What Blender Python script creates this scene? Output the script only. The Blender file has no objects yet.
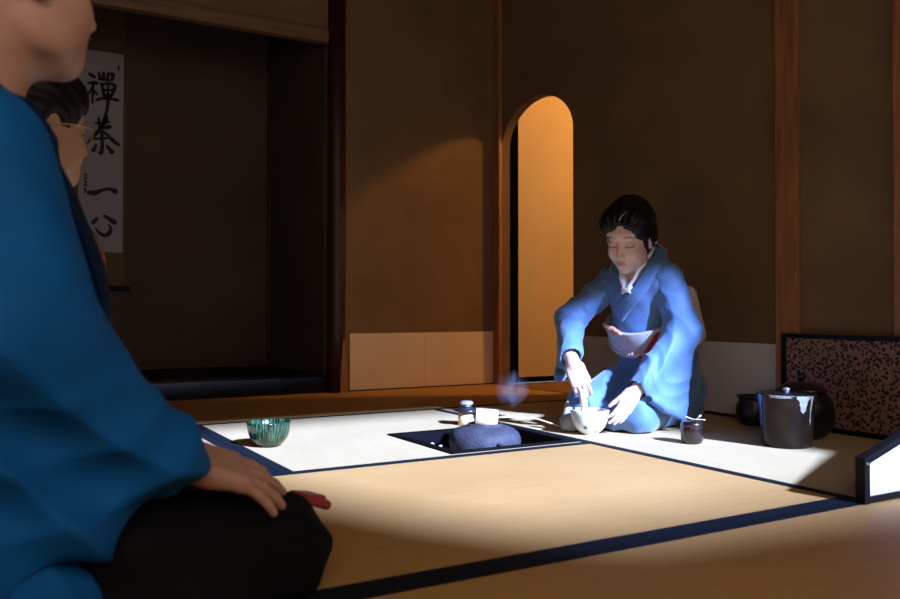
import bpy, bmesh, math, random
import numpy as np
from mathutils import Vector, Matrix, noise

random.seed(7)
C = bpy.context.scene.collection
PI = math.pi

# ------------------------------------------------------------------ materials
def new_mat(name):
    m = bpy.data.materials.new(name); m.use_nodes = True
    nt = m.node_tree; nt.nodes.clear()
    out = nt.nodes.new('ShaderNodeOutputMaterial'); b = nt.nodes.new('ShaderNodeBsdfPrincipled')
    nt.links.new(b.outputs[0], out.inputs[0])
    return m, nt, b, out

def N(nt, t, **kw):
    n = nt.nodes.new(t)
    for k, v in kw.items():
        if k in n.inputs.keys() if isinstance(k, str) else False:
            n.inputs[k].default_value = v
        else:
            setattr(n, k, v)
    return n

def ramp(nt, stops, interp='LINEAR'):
    r = nt.nodes.new('ShaderNodeValToRGB'); e = r.color_ramp; e.interpolation = interp
    while len(e.elements) > 1: e.elements.remove(e.elements[-1])
    e.elements[0].position = stops[0][0]; e.elements[0].color = (*stops[0][1], 1)
    for p, c in stops[1:]:
        x = e.elements.new(p); x.color = (*c, 1)
    return r

def mat(name, col, rough=.6, var=.15, scale=6, bump=.0, bscale=60, metal=0, coat=0, sheen=0, spec=.5, stretch=(1, 1, 1), sss=0, bdist=.002):
    m, nt, b, out = new_mat(name)
    tc = nt.nodes.new('ShaderNodeTexCoord'); mp = nt.nodes.new('ShaderNodeMapping')
    mp.inputs['Scale'].default_value = stretch
    nt.links.new(tc.outputs['Object'], mp.inputs[0])
    n = N(nt, 'ShaderNodeTexNoise'); n.inputs['Scale'].default_value = scale; n.inputs['Detail'].default_value = 5
    nt.links.new(mp.outputs[0], n.inputs['Vector'])
    lo = tuple(max(0, c*(1-var)) for c in col); hi = tuple(min(1, c*(1+var)) for c in col)
    r = ramp(nt, [(.3, lo), (.7, hi)])
    nt.links.new(n.outputs[0], r.inputs[0]); nt.links.new(r.outputs[0], b.inputs['Base Color'])
    b.inputs['Roughness'].default_value = rough; b.inputs['Metallic'].default_value = metal
    b.inputs['Coat Weight'].default_value = coat; b.inputs['Sheen Weight'].default_value = sheen
    b.inputs['Specular IOR Level'].default_value = spec
    if sss:
        b.inputs['Subsurface Weight'].default_value = sss; b.inputs['Subsurface Radius'].default_value = (.012, .005, .003)
        b.inputs['Subsurface Scale'].default_value = .6
    if bump:
        n2 = N(nt, 'ShaderNodeTexNoise'); n2.inputs['Scale'].default_value = bscale; n2.inputs['Detail'].default_value = 4
        nt.links.new(mp.outputs[0], n2.inputs['Vector'])
        bp = nt.nodes.new('ShaderNodeBump'); bp.inputs['Strength'].default_value = bump; bp.inputs['Distance'].default_value = bdist
        nt.links.new(n2.outputs[0], bp.inputs['Height']); nt.links.new(bp.outputs[0], b.inputs['Normal'])
    return m

TAT = {'gold': ((.42, .222, .066), (.54, .300, .100)), 'pale': ((.46, .332, .165), (.57, .42, .213))}  # pale tone puts the crosswise weave's sheen into the colour
def mat_tatami(name, along, tone):
    m, nt, b, out = new_mat(name)
    tc = nt.nodes.new('ShaderNodeTexCoord')
    sx = nt.nodes.new('ShaderNodeSeparateXYZ'); nt.links.new(tc.outputs['Object'], sx.inputs[0])
    a, c = (0, 1) if along == 'x' else (1, 0)      # warp ridges run across the mat's length
    mp = nt.nodes.new('ShaderNodeMapping'); mp.inputs['Scale'].default_value = (2, 60, 1) if along == 'x' else (60, 2, 1)
    nt.links.new(tc.outputs['Object'], mp.inputs[0])
    n = N(nt, 'ShaderNodeTexNoise'); n.inputs['Scale'].default_value = 3; n.inputs['Detail'].default_value = 6
    nt.links.new(mp.outputs[0], n.inputs['Vector'])
    n0 = N(nt, 'ShaderNodeTexNoise'); n0.inputs['Scale'].default_value = 2.2; n0.inputs['Detail'].default_value = 3
    nt.links.new(tc.outputs['Object'], n0.inputs['Vector'])
    mx = nt.nodes.new('ShaderNodeMath'); mx.operation = 'ADD'
    mu = nt.nodes.new('ShaderNodeMath'); mu.operation = 'MULTIPLY'; mu.inputs[1].default_value = .5
    nt.links.new(n.outputs[0], mu.inputs[0]); nt.links.new(mu.outputs[0], mx.inputs[0])
    mu2 = nt.nodes.new('ShaderNodeMath'); mu2.operation = 'MULTIPLY'; mu2.inputs[1].default_value = .5
    nt.links.new(n0.outputs[0], mu2.inputs[0]); nt.links.new(mu2.outputs[0], mx.inputs[1])
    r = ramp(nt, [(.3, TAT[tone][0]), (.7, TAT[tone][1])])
    nt.links.new(mx.outputs[0], r.inputs[0]); nt.links.new(r.outputs[0], b.inputs['Base Color'])
    b.inputs['Roughness'].default_value = .7; b.inputs['Specular IOR Level'].default_value = .15
    w = nt.nodes.new('ShaderNodeMath'); w.operation = 'MULTIPLY'; w.inputs[1].default_value = 2*PI/.008
    nt.links.new(sx.outputs[a], w.inputs[0])
    s = nt.nodes.new('ShaderNodeMath'); s.operation = 'SINE'; nt.links.new(w.outputs[0], s.inputs[0])
    bp = nt.nodes.new('ShaderNodeBump'); bp.inputs['Strength'].default_value = .25; bp.inputs['Distance'].default_value = .001
    ad = nt.nodes.new('ShaderNodeMath'); ad.operation = 'ADD'
    nt.links.new(s.outputs[0], ad.inputs[0]); nt.links.new(n.outputs[0], ad.inputs[1])
    nt.links.new(ad.outputs[0], bp.inputs['Height']); nt.links.new(bp.outputs[0], b.inputs['Normal'])
    return m

M = {}
M['tatami_x'] = mat_tatami('golden tatami rush', 'x', 'gold'); M['tatami_y'] = mat_tatami('tatami rush with sheen in colour', 'y', 'pale')
M['border'] = mat('navy cloth border', (.005, .007, .011), .8, .3, 200, .3, 900, spec=.15)
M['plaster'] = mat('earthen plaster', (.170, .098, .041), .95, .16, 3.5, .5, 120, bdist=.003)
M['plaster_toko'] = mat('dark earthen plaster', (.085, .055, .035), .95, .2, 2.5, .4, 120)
M['paper_tan'] = mat('tan wainscot paper', (.74, .56, .36), .9, .05, 4, .1, 300)
M['paper_grey'] = mat('grey white wainscot paper', (.60, .57, .58), .9, .05, 4, .1, 300)
M['wood'] = mat('reddish cedar', (.30, .12, .045), .5, .3, 5, .3, 90, stretch=(12, 12, .8))
M['wood_h'] = mat('warm cedar beam', (.17, .08, .036), .5, .3, 5, .3, 90, stretch=(.8, 12, 12))
M['wood_dark'] = mat('dark red log', (.030, .006, .004), .5, .3, 5, .3, 60, stretch=(8, 8, 1))
M['wood_floor'] = mat('worn cedar board', (.25, .12, .05), .5, .3, 5, .2, 60, stretch=(1, 14, 4))
M['black_lacquer'] = mat('black lacquer', (.003, .003, .004), .6, .2, 5, spec=.06)
M['sill_lacquer'] = mat('glossy sill lacquer', (.002, .003, .006), .16, .2, 5, spec=.35)
M['matte_stile'] = mat('matte black stile', (.002, .002, .002), .9, .2, 5, spec=.02)
M['black_wood'] = mat('black painted frame', (.005, .005, .005), .5, .3, 30, .1, 90, spec=.2)
M['fusuma'] = mat('cream sliding door paper', (.66, .50, .27), .85, .06, 3, .1, 200)
M['scroll_paper'] = mat('scroll paper', (.33, .30, .30), .9, .04, 8, .1, 300)
M['scroll_silk'] = mat('brown silk mounting', (.11, .06, .02), .7, .2, 60, .2, 600)
M['ink'] = mat('sumi ink', (.006, .006, .006), .7, .1, 20)
M['ceiling'] = mat('dark board ceiling', (.14, .085, .045), .8, .25, 4, .2, 60, stretch=(1, 14, 1))
M['iron'] = mat('cast iron kettle', (.045, .044, .055), .6, .25, 25, .8, 140, spec=.25, bdist=.003)
M['bronze_lid'] = mat('dark bronze lid', (.045, .045, .055), .3, .3, 20, metal=.7)
M['silver'] = mat('pale metal knob', (.62, .62, .64), .3, .1, 20, metal=.6)
M['bamboo'] = mat('pale bamboo', (.72, .50, .30), .5, .12, 12, .1, 90, stretch=(6, 6, 1))
M['ash'] = mat('white ash', (.30, .28, .26), .95, .3, 30, .8, 60)
M['clay'] = mat('dark clay lining', (.06, .04, .03), .9, .3, 12, .4, 60)
M['charcoal'] = mat('charcoal', (.015, .014, .013), .8, .4, 20, .6, 60)
M['white_glaze'] = mat('white glaze', (.80, .80, .76), .2, .04, 14, coat=.5)
M['dark_glaze'] = mat('black brown glaze', (.016, .009, .005), .34, .6, 14, .3, 22, coat=.0, spec=.25, bdist=.004)
M['blue_glaze'] = mat('running blue glaze', (.012, .05, .21), .2, .4, 30, coat=.6)
M['pale_glaze'] = mat('running ash glaze', (.36, .35, .28), .3, .4, 40, coat=.4)
M['brown_glaze'] = mat('purple brown glaze', (.016, .006, .005), .3, .2, 18, coat=.6)
M['ivory'] = mat('ivory lid', (.75, .70, .52), .4, .08, 20)
M['matte_black'] = mat('matte black lacquer', (.006, .006, .007), .35, .2, 10, coat=.2)
M['old_bronze'] = mat('dark old bronze', (.028, .024, .024), .35, .4, 20, metal=.3)
M['green_dot'] = mat('green overglaze', (.02, .25, .14), .25, .2, 60)
M['pink_dot'] = mat('pink grey overglaze', (.50, .36, .42), .3, .2, 60)
M['white_panel'] = mat('white paper panel', (.80, .82, .88), .85, .02, 5)
M['red_cloth'] = mat('red silk cloth', (.28, .012, .012), .6, .2, 30, .2, 300, sheen=.3)
M['steel'] = mat('dull steel stud', (.35, .35, .36), .4, .1, 20, metal=.8)

# ember: glowing charcoal
m, nt, b, out = new_mat('glowing ember')
n = N(nt, 'ShaderNodeTexNoise'); n.inputs['Scale'].default_value = 60
r = ramp(nt, [(.45, (.01, .008, .008)), (.62, (.5, .06, .02))]); nt.links.new(n.outputs[0], r.inputs[0])
nt.links.new(r.outputs[0], b.inputs['Base Color']); nt.links.new(r.outputs[0], b.inputs['Emission Color']); b.inputs['Emission Strength'].default_value = .5
M['ember'] = m

# streaked green bowl glaze (vertical runs around the axis)
m, nt, b, out = new_mat('streaked green glaze')
tc = nt.nodes.new('ShaderNodeTexCoord'); sx = nt.nodes.new('ShaderNodeSeparateXYZ'); nt.links.new(tc.outputs['Object'], sx.inputs[0])
at = nt.nodes.new('ShaderNodeMath'); at.operation = 'ARCTAN2'; nt.links.new(sx.outputs[1], at.inputs[0]); nt.links.new(sx.outputs[0], at.inputs[1])
cb = nt.nodes.new('ShaderNodeCombineXYZ'); mu = nt.nodes.new('ShaderNodeMath'); mu.operation = 'MULTIPLY'; mu.inputs[1].default_value = 9.5
mz = nt.nodes.new('ShaderNodeMath'); mz.operation = 'MULTIPLY'; mz.inputs[1].default_value = 9
nt.links.new(at.outputs[0], mu.inputs[0]); nt.links.new(mu.outputs[0], cb.inputs[0]); nt.links.new(sx.outputs[2], mz.inputs[0]); nt.links.new(mz.outputs[0], cb.inputs[1])
n = N(nt, 'ShaderNodeTexNoise'); n.inputs['Scale'].default_value = 2.2; n.inputs['Detail'].default_value = 3; nt.links.new(cb.outputs[0], n.inputs['Vector'])
r = ramp(nt, [(.42, (.001, .004, .002)), (.50, (.010, .036, .014)), (.60, (.045, .105, .048))]); nt.links.new(n.outputs[0], r.inputs[0])
rz = ramp(nt, [(.0, (.22, .10, .05)), (.22, (.62, .58, .22)), (.6, (1, 1, 1)), (1, (.9, 1, 1))])
mr = nt.nodes.new('ShaderNodeMapRange'); mr.inputs['From Max'].default_value = .075; nt.links.new(sx.outputs[2], mr.inputs[0]); nt.links.new(mr.outputs[0], rz.inputs[0])
mx = nt.nodes.new('ShaderNodeMix'); mx.data_type = 'RGBA'; mx.blend_type = 'MULTIPLY'; mx.inputs[0].default_value = 1
nt.links.new(r.outputs[0], mx.inputs[6]); nt.links.new(rz.outputs[0], mx.inputs[7]); nt.links.new(mx.outputs[2], b.inputs['Base Color'])
b.inputs['Roughness'].default_value = .2; b.inputs['Coat Weight'].default_value = .4
M['green_glaze'] = m

# leaf patterned paper of the screen
m, nt, b, out = new_mat('leaf printed paper')
tc = nt.nodes.new('ShaderNodeTexCoord'); mp = nt.nodes.new('ShaderNodeMapping'); mp.inputs['Scale'].default_value = (1, 1, 1)
nt.links.new(tc.outputs['Object'], mp.inputs[0])
nn = N(nt, 'ShaderNodeTexNoise'); nn.inputs['Scale'].default_value = 40; nt.links.new(mp.outputs[0], nn.inputs['Vector'])
mixv = nt.nodes.new('ShaderNodeMix'); mixv.data_type = 'RGBA'; mixv.inputs[0].default_value = .02
nt.links.new(mp.outputs[0], mixv.inputs[6]); nt.links.new(nn.outputs[1], mixv.inputs[7])
v = nt.nodes.new('ShaderNodeTexVoronoi'); v.inputs['Scale'].default_value = 85; nt.links.new(mixv.outputs[2], v.inputs['Vector'])
r = ramp(nt, [(.40, (.010, .010, .008)), (.50, (.27, .135, .10))]); nt.links.new(v.outputs['Distance'], r.inputs[0])
v2 = nt.nodes.new('ShaderNodeTexVoronoi'); v2.inputs['Scale'].default_value = 75; nt.links.new(mp.outputs[0], v2.inputs['Vector'])
r2 = ramp(nt, [(.12, (1, 1, 1)), (.2, (0, 0, 0))]); nt.links.new(v2.outputs['Distance'], r2.inputs[0])
mx = nt.nodes.new('ShaderNodeMix'); mx.data_type = 'RGBA'; nt.links.new(r2.outputs[0], mx.inputs[0]); nt.links.new(r.outputs[0], mx.inputs[6]); mx.inputs[7].default_value = (.30, .25, .17, 1)
nt.links.new(mx.outputs[2], b.inputs['Base Color']); b.inputs['Roughness'].default_value = .8
M['leaf_paper'] = m

# ------------------------------------------------------------------ mesh helpers
def obj(name, data, m=None, parent=None, smooth=False, loc=None):
    if isinstance(data, bmesh.types.BMesh):
        me = bpy.data.meshes.new(name); bmesh.ops.recalc_face_normals(data, faces=data.faces); data.to_mesh(me); data.free()
    else:
        me = data
    if smooth:
        for p in me.polygons: p.use_smooth = True
    if m is not None:
        me.materials.append(M[m] if isinstance(m, str) else m)
    o = bpy.data.objects.new(name, me); C.objects.link(o)
    if parent: o.parent = parent
    if loc: o.location = loc
    return o

def tag(o, label=None, cat=None, group=None, kind=None):
    for k, v in (('label', label), ('category', cat), ('group', group), ('kind', kind)):
        if v: o[k] = v
    return o

def thing(name, label, cat, loc=(0, 0, 0), rz=0, group=None):
    o = bpy.data.objects.new(name, None); C.objects.link(o); o.location = loc; o.rotation_euler = (0, 0, rz)
    o.empty_display_size = .05
    return tag(o, label, cat, group)

def add_box(bm, x0, x1, y0, y1, z0, z1, bev=0):
    t = bmesh.new()
    bmesh.ops.create_cube(t, size=1)
    for v in t.verts:
        v.co = Vector(((x0+x1)/2+v.co.x*(x1-x0), (y0+y1)/2+v.co.y*(y1-y0), (z0+z1)/2+v.co.z*(z1-z0)))
    if bev: bmesh.ops.bevel(t, geom=t.edges[:], offset=bev, segments=2, affect='EDGES', profile=.6)
    merge(bm, t); return bm

def merge(bm, t, mtx=None):
    if mtx is not None: bmesh.ops.transform(t, matrix=mtx, verts=t.verts)
    me = bpy.data.meshes.new('tmp'); t.to_mesh(me); t.free(); bm.from_mesh(me); bpy.data.meshes.remove(me)

def box(x0, x1, y0, y1, z0, z1, bev=0):
    return add_box(bmesh.new(), x0, x1, y0, y1, z0, z1, bev)

def lathe(profile, n=48, caps=False, a0=0, a1=2*PI, wob=None):
    bm = bmesh.new(); full = abs(a1-a0-2*PI) < 1e-6
    k = n if full else n+1
    rings = []
    for r, z in profile:
        if r < 1e-6 and full:
            rings.append([bm.verts.new((0, 0, z))]); continue
        rg = []
        for i in range(k):
            a = a0+(a1-a0)*i/n
            rr = r*(1+(wob(a, z) if wob else 0))
            rg.append(bm.verts.new((rr*math.cos(a), rr*math.sin(a), z)))
        rings.append(rg)
    for A, B in zip(rings, rings[1:]):
        for i in range(n):
            j = (i+1) % k if full else i+1
            if len(A) == 1 and len(B) == 1: continue
            if len(A) == 1: bm.faces.new((A[0], B[i], B[j]))
            elif len(B) == 1: bm.faces.new((A[i], A[j], B[0]))
            else: bm.faces.new((A[i], A[j], B[j], B[i]))
    return bm

def tube(pts, radii, n=12, flat=1.0, up=Vector((0, 0, 1)), cap=True):
    """sweep a (possibly flattened) round section along points"""
    bm = bmesh.new(); pts = [Vector(p) for p in pts]
    if not hasattr(radii, '__len__'): radii = [radii]*len(pts)
    rings = []
    for i, p in enumerate(pts):
        d = (pts[min(i+1, len(pts)-1)]-pts[max(i-1, 0)]).normalized()
        s = d.cross(up); s = s.normalized() if s.length > 1e-4 else Vector((1, 0, 0)); u = s.cross(d).normalized()
        rings.append([bm.verts.new(p+(s*math.cos(2*PI*k/n)+u*math.sin(2*PI*k/n)*flat)*radii[i]) for k in range(n)])
    for A, B in zip(rings, rings[1:]):
        for k in range(n): bm.faces.new((A[k], A[(k+1) % n], B[(k+1) % n], B[k]))
    if cap: bm.faces.new(rings[0][::-1]); bm.faces.new(rings[-1])
    return bm

def prism(poly, y0, y1, axis='y'):
    """extrude a polygon given in (a, z) between y0 and y1"""
    bm = bmesh.new()
    f = (lambda a, z, t: (a, t, z)) if axis == 'y' else (lambda a, z, t: (t, a, z))
    A = [bm.verts.new(f(a, z, y0)) for a, z in poly]; B = [bm.verts.new(f(a, z, y1)) for a, z in poly]
    n = len(poly)
    bm.faces.new(A[::-1]); bm.faces.new(B)
    for i in range(n): bm.faces.new((A[i], A[(i+1) % n], B[(i+1) % n], B[i]))
    return bm

def struct(name, bm, m, smooth=False, parent=None):
    o = obj(name, bm, m, parent, smooth)
    if not parent: o['kind'] = 'structure'
    return o

# ------------------------------------------------------------------ room
XR, YB, YF, XL, CZ = 2.52, 3.86, -.55, -1.0, 2.30     # right wall, back wall, front wall, left wall, ceiling
TX0, TX1, TYB = -.25, 1.53, 4.80                       # alcove
struct('floor', box(XL-.1, XR+1.4, YF-.1, YB+.1, -.10, -.052), 'wood_floor')
bm = box(XL-.1, XR+1.4, YF-.06, TYB+.1, CZ, CZ+.05)
struct('ceiling', bm, 'ceiling')
# back wall: plain part, part over the alcove, part left of the alcove
wb = box(1.60, XR+.05, YB, YB+.06, -.05, CZ); add_box(wb, TX0, 1.60, YB, YB+.04, 1.80, CZ); add_box(wb, XL-.06, TX0, YB, YB+.06, -.05, CZ)
struct('wall_back', wb, 'plaster')
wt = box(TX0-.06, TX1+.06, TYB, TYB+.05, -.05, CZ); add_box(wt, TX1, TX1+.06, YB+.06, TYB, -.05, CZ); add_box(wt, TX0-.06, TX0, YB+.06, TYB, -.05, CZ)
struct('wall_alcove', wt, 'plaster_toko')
struct('wall_left', box(XL-.06, XL, YF, YB, -.05, CZ), 'plaster')
# right wall with the arched opening
AY0, AY1, AS, AT = 3.176, 3.795, 1.30, 1.512
arch = []
na = 28
for i in range(na+1):
    t = PI*i/na; c, s = math.cos(t), math.sin(t)
    yy = (AY0+AY1)/2+(AY1-AY0)/2*math.copysign(abs(c)**1.0, c); zz = AS+(AT-AS)*(s**1.06)
    arch.append((yy, zz))
bm = bmesh.new()
TH = .05
def quad_prism(bm, pts):
    A = [bm.verts.new((XR, y, z)) for y, z in pts]; B = [bm.verts.new((XR+TH, y, z)) for y, z in pts]
    n = len(pts); bm.faces.new(A); bm.faces.new(B[::-1])
    for i in range(n): bm.faces.new((A[i], B[i], B[(i+1) % n], A[(i+1) % n]))
quad_prism(bm, [(YF, -.05), (AY0, -.05), (AY0, CZ), (YF, CZ)])
quad_prism(bm, [(AY1, -.05), (YB, -.05), (YB, CZ), (AY1, CZ)])
for (ya, za), (yb, zb) in zip(arch, arch[1:]):
    quad_prism(bm, [(yb, zb), (ya, za), (ya, CZ), (yb, CZ)])
bmesh.ops.remove_doubles(bm, verts=bm.verts, dist=1e-5)
struct('wall_right', bm, 'plaster')
# plain front wall behind the viewer with the window that lets the daylight in
WX0, WX1, WZ0, WZ1 = .75, 2.45, .60, 2.17
VX0, VX1, VZ0, VZ1 = -.85, .25, .75, 1.85  # second opening, unseen, added to make room for the fill light
bm = bmesh.new()
add_box(bm, XL, VX0, YF-.06, YF, -.05, CZ); add_box(bm, VX1, WX0, YF-.06, YF, -.05, CZ); add_box(bm, VX0, VX1, YF-.06, YF, -.05, VZ0); add_box(bm, VX0, VX1, YF-.06, YF, VZ1, CZ); add_box(bm, WX1, XR+.05, YF-.06, YF, -.05, CZ)
add_box(bm, WX0, WX1, YF-.06, YF, -.05, WZ0); add_box(bm, WX0, WX1, YF-.06, YF, WZ1, CZ)
struct('wall_front', bm, 'plaster')
# added unseen blocker outside, outline shaped to trim the sun patch softly
tag(obj('sun_blocker', prism([(6, -.1), (6, 2.70), (2.1, 2.70), (1.60, 2.745), (1.48, 2.89), (1.35, 3.20), (1.18, 3.55), (1.04, 3.86), (.6, 4.4), (-3, 4.4), (-3, -.1)], -3.3, -3.2), 'plaster'), kind='structure')
# room behind the arch
struct('wall_pantry', box(XR+1.34, XR+1.4, 1.9, YB+.1, -.05, CZ), 'plaster')
struct('wall_pantry_side', box(XR+TH, XR+1.34, 1.9, 1.96, -.05, CZ), 'plaster')
struct('threshold_trim', box(XR-.005, XR+.09, AY0, AY1, -.05, .004), 'wood_floor')
struct('floor_pantry', box(XR+.09, XR+1.34, 1.96, YB+.0, -.05, -.004), 'wood_floor')

# wainscot papers (koshibari)
struct('trim_1', box(1.645, 2.075, YB-.003, YB, .0, .29), 'paper_tan')
struct('trim_2', box(2.0765, 2.50, YB-.003, YB, .0, .29), 'paper_tan')
struct('trim_3', box(XR-.003, XR, 1.994, AY0-.02, .012, .285), 'paper_grey')
struct('baseboard_right', box(XR-.008, XR, 1.1, AY0-.01, .0, .012), 'wood_dark')
struct('baseboard_back', box(1.60, 2.50, YB-.008, YB, -.002, .006), 'wood_dark')

# posts: corner post, right wall post, farther post, alcove log post
t = tag(obj('corner_post', box(2.498, XR, AY1, YB, 0, CZ, .002), 'wood'), kind='structure')
t = tag(obj('wall_post', box(XR-.025, XR+.0, 1.905, 1.992, 0, CZ, .003), 'wood'), kind='structure')
t = tag(obj('wall_post', box(XR-.02, XR+.0, 1.47, 1.555, 0, CZ, .003), 'wood'), kind='structure')
log = thing('alcove_post', 'dark red polished log post at the right edge of the scroll alcove', 'post', (1.570, YB-.005, 0))
prof = [(.0, 0), (.046, 0), (.046, .3), (.045, 1.2), (.044, CZ), (0, CZ)]
obj('log', lathe(prof, 40, wob=lambda a, z: .015*math.sin(3*a+z*2)), 'wood_dark', log, True)
# bamboo-shoot shaped facet hewn at the foot, paler wood
bm = bmesh.new(); pts = []
for i in range(13):
    u = i/12; h = .27*u; w = .021*(1-u**2.6)
    pts.append((w, h))
L = [bm.verts.new((-w, 0, h)) for w, h in pts[:-1]]; Rr = [bm.verts.new((w, 0, h)) for w, h in pts[:-1]]
L2 = [bm.verts.new((-w, .012, h)) for w, h in pts[:-1]]; R2 = [bm.verts.new((w, .012, h)) for w, h in pts[:-1]]
tip = bm.verts.new((0, .006, .27))
for i in range(11):
    bm.faces.new((L[i], Rr[i], Rr[i+1], L[i+1])); bm.faces.new((L2[i+1], R2[i+1], R2[i], L2[i]))
    bm.faces.new((L[i+1], L2[i+1], L2[i], L[i])); bm.faces.new((Rr[i], R2[i], R2[i+1], Rr[i+1]))
bm.faces.new((L[-1], Rr[-1], tip)); bm.faces.new((R2[-1], L2[-1], tip)); bm.faces.new((L2[-1], L[-1], tip)); bm.faces.new((Rr[-1], R2[-1], tip))
bm.faces.new((L[0], L2[0], R2[0], Rr[0]))
fc = obj('facet', bm, 'wood', log); fc['label'] = 'pale pointed facet hewn at the foot of the log'
fc.rotation_euler = (0, 0, math.radians(12)); fc.location = (.024*1.0, -.044, 0)

# alcove: header beam, sill, platform
tag(obj('trim_4', box(TX0, 1.545, YB-.012, YB+.04, 1.735, 1.80, .003), 'wood_h'), kind='structure')
tag(obj('alcove_sill', box(TX0, 1.533, YB+.0, YB+.085, -.05, .088, .010), 'sill_lacquer'), 'long glossy black lacquered sill along the front edge of the alcove', 'sill')
tag(obj('alcove_platform', box(TX0, TX1, YB+.086, TYB, .0, .080, .001), 'black_wood'), kind='structure')
tag(obj('baseboard_alcove', box(TX0, TX1-.005, TYB-.012, TYB, .081, .105), 'wood_dark'), kind='structure')
tag(obj('corner_trim', box(TX1-.016, TX1, TYB-.016, TYB, .106, CZ), 'wood_dark'), kind='structure')

# sliding door behind the arch
dr = thing('door_1', None, None, (0, 0, 0)); dr['kind'] = 'structure'
obj('door_panel', box(2.66, 3.50, YB-.012, YB+.004, .03, 1.95), 'fusuma', dr)
obj('door_frame', add_box(add_box(add_box(box(2.585, 2.66, YB-.018, YB+.006, .0, 1.98, .002), 3.50, 3.53, YB-.018, YB+.006, 0, 1.98, .002), 2.66, 3.50, YB-.018, YB+.006, .0, .03, .002), 2.66, 3.50, YB-.018, YB+.006, 1.95, 1.98, .002), 'matte_stile', dr)

# ------------------------------------------------------------------ tatami
def tatami(x0, x1, y0, y1, along, borders, label, hole=None):
    g = .0008
    t = thing('tatami_mat', label, 'tatami mat', ((x0+x1)/2, (y0+y1)/2, -.05))
    cx, cy = (x0+x1)/2, (y0+y1)/2
    bm = bmesh.new()
    if hole:
        hx0, hx1, hy0, hy1 = hole
        add_box(bm, x0+g-cx, hx0-cx, y0+g-cy, y1-g-cy, 0, .05); add_box(bm, hx0-cx, x1-g-cx, hy1-cy, y1-g-cy, 0, .05)
        if hy0 > y0+.012: add_box(bm, hx0-cx, x1-g-cx, y0+g-cy, hy0-cy, 0, .05)
    else:
        add_box(bm, x0+g-cx, x1-g-cx, y0+g-cy, y1-g-cy, 0, .05)
    o = obj('rush_surface', bm, 'tatami_'+along, t)
    for bx0, bx1, by0, by1 in borders:
        obj('border', box(bx0-cx, bx1-cx, by0-cy, by1-cy, .0502, .0516, .0005), 'border', t)
RX0, RX1, RY0, RY1 = 1.178, 1.637, 2.036, 2.460      # hearth
bw = .034
yA, yB_, yC, xD, xE = 2.985, 2.02, 1.115, .673, 1.640
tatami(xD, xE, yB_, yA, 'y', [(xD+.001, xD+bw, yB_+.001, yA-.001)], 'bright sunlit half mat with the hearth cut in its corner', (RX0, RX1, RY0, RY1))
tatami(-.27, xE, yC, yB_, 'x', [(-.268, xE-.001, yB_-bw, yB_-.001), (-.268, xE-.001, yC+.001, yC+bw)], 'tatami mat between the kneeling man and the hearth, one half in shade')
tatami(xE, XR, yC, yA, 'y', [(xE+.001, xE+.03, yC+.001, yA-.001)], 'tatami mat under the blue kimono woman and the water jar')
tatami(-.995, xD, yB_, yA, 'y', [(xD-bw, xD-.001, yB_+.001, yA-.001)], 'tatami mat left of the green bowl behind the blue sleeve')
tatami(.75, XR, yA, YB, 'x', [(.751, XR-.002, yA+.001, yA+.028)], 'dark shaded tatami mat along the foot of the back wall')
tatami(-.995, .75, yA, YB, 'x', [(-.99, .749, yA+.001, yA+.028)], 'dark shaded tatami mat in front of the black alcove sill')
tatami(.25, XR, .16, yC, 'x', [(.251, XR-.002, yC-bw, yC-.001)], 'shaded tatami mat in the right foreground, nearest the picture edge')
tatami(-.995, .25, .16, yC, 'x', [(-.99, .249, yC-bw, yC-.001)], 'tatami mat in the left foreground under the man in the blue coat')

# ------------------------------------------------------------------ hearth with kettle
h = thing('sunken_hearth', 'square sunken hearth with black lacquer frame and glowing charcoal, cut into the bright mat', 'hearth', ((RX0+RX1)/2, (RY0+RY1)/2, 0))
hw = .212
bm = bmesh.new(); fw = .030
for a in range(4):
    t = bmesh.new()
    q = [(-hw+.001, -hw+.001), (hw-.001, -hw+.001), (hw-fw, -hw+fw), (-hw+fw, -hw+fw)]
    A = [t.verts.new((x, y, .0045)) for x, y in q]; B = [t.verts.new((x, y, -.06)) for x, y in q]
    t.faces.new(A); t.faces.new(B[::-1])
    for i in range(4): t.faces.new((A[i], B[i], B[(i+1) % 4], A[(i+1) % 4]))
    bmesh.ops.bevel(t, geom=[e for e in t.edges], offset=.0015, segments=2, affect='EDGES')
    merge(bm, t, Matrix.Rotation(a*PI/2, 4, 'Z'))
bmesh.ops.scale(bm, vec=((RX1-RX0)/.424, 1, 1), verts=bm.verts)
obj('hearth_frame', bm, 'black_lacquer', h)
iw = hw-fw-.002
bm = bmesh.new()
for s in ((-iw-.02, -iw, -iw-.02, iw+.02), (iw, iw+.02, -iw-.02, iw+.02), (-iw, iw, -iw-.02, -iw), (-iw, iw, iw, iw+.02)):
    add_box(bm, *s, -.3, -.061)
add_box(bm, -iw, iw, -iw, iw, -.32, -.3)
bmesh.ops.scale(bm, vec=((RX1-RX0)/.424, 1, 1), verts=bm.verts)
obj('clay_lining', bm, 'clay', h)
bm = bmesh.new(); ng = 28; grid = []
for i in range(ng+1):
    row = []
    for j in range(ng+1):
        x = -iw+2*iw*i/ng; y = -iw+2*iw*j/ng; rr = math.hypot(x, y)
        z = -.115+.055*min(1, (rr/.2))**2+.008*noise.noise(Vector((x*30, y*30, 0)))
        row.append(bm.verts.new((x*(RX1-RX0)/.424, y, z)))
    grid.append(row)
for i in range(ng):
    for j in range(ng): bm.faces.new((grid[i][j], grid[i+1][j], grid[i+1][j+1], grid[i][j+1]))
obj('ash_bed', bm, 'clay', h, True)
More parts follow.
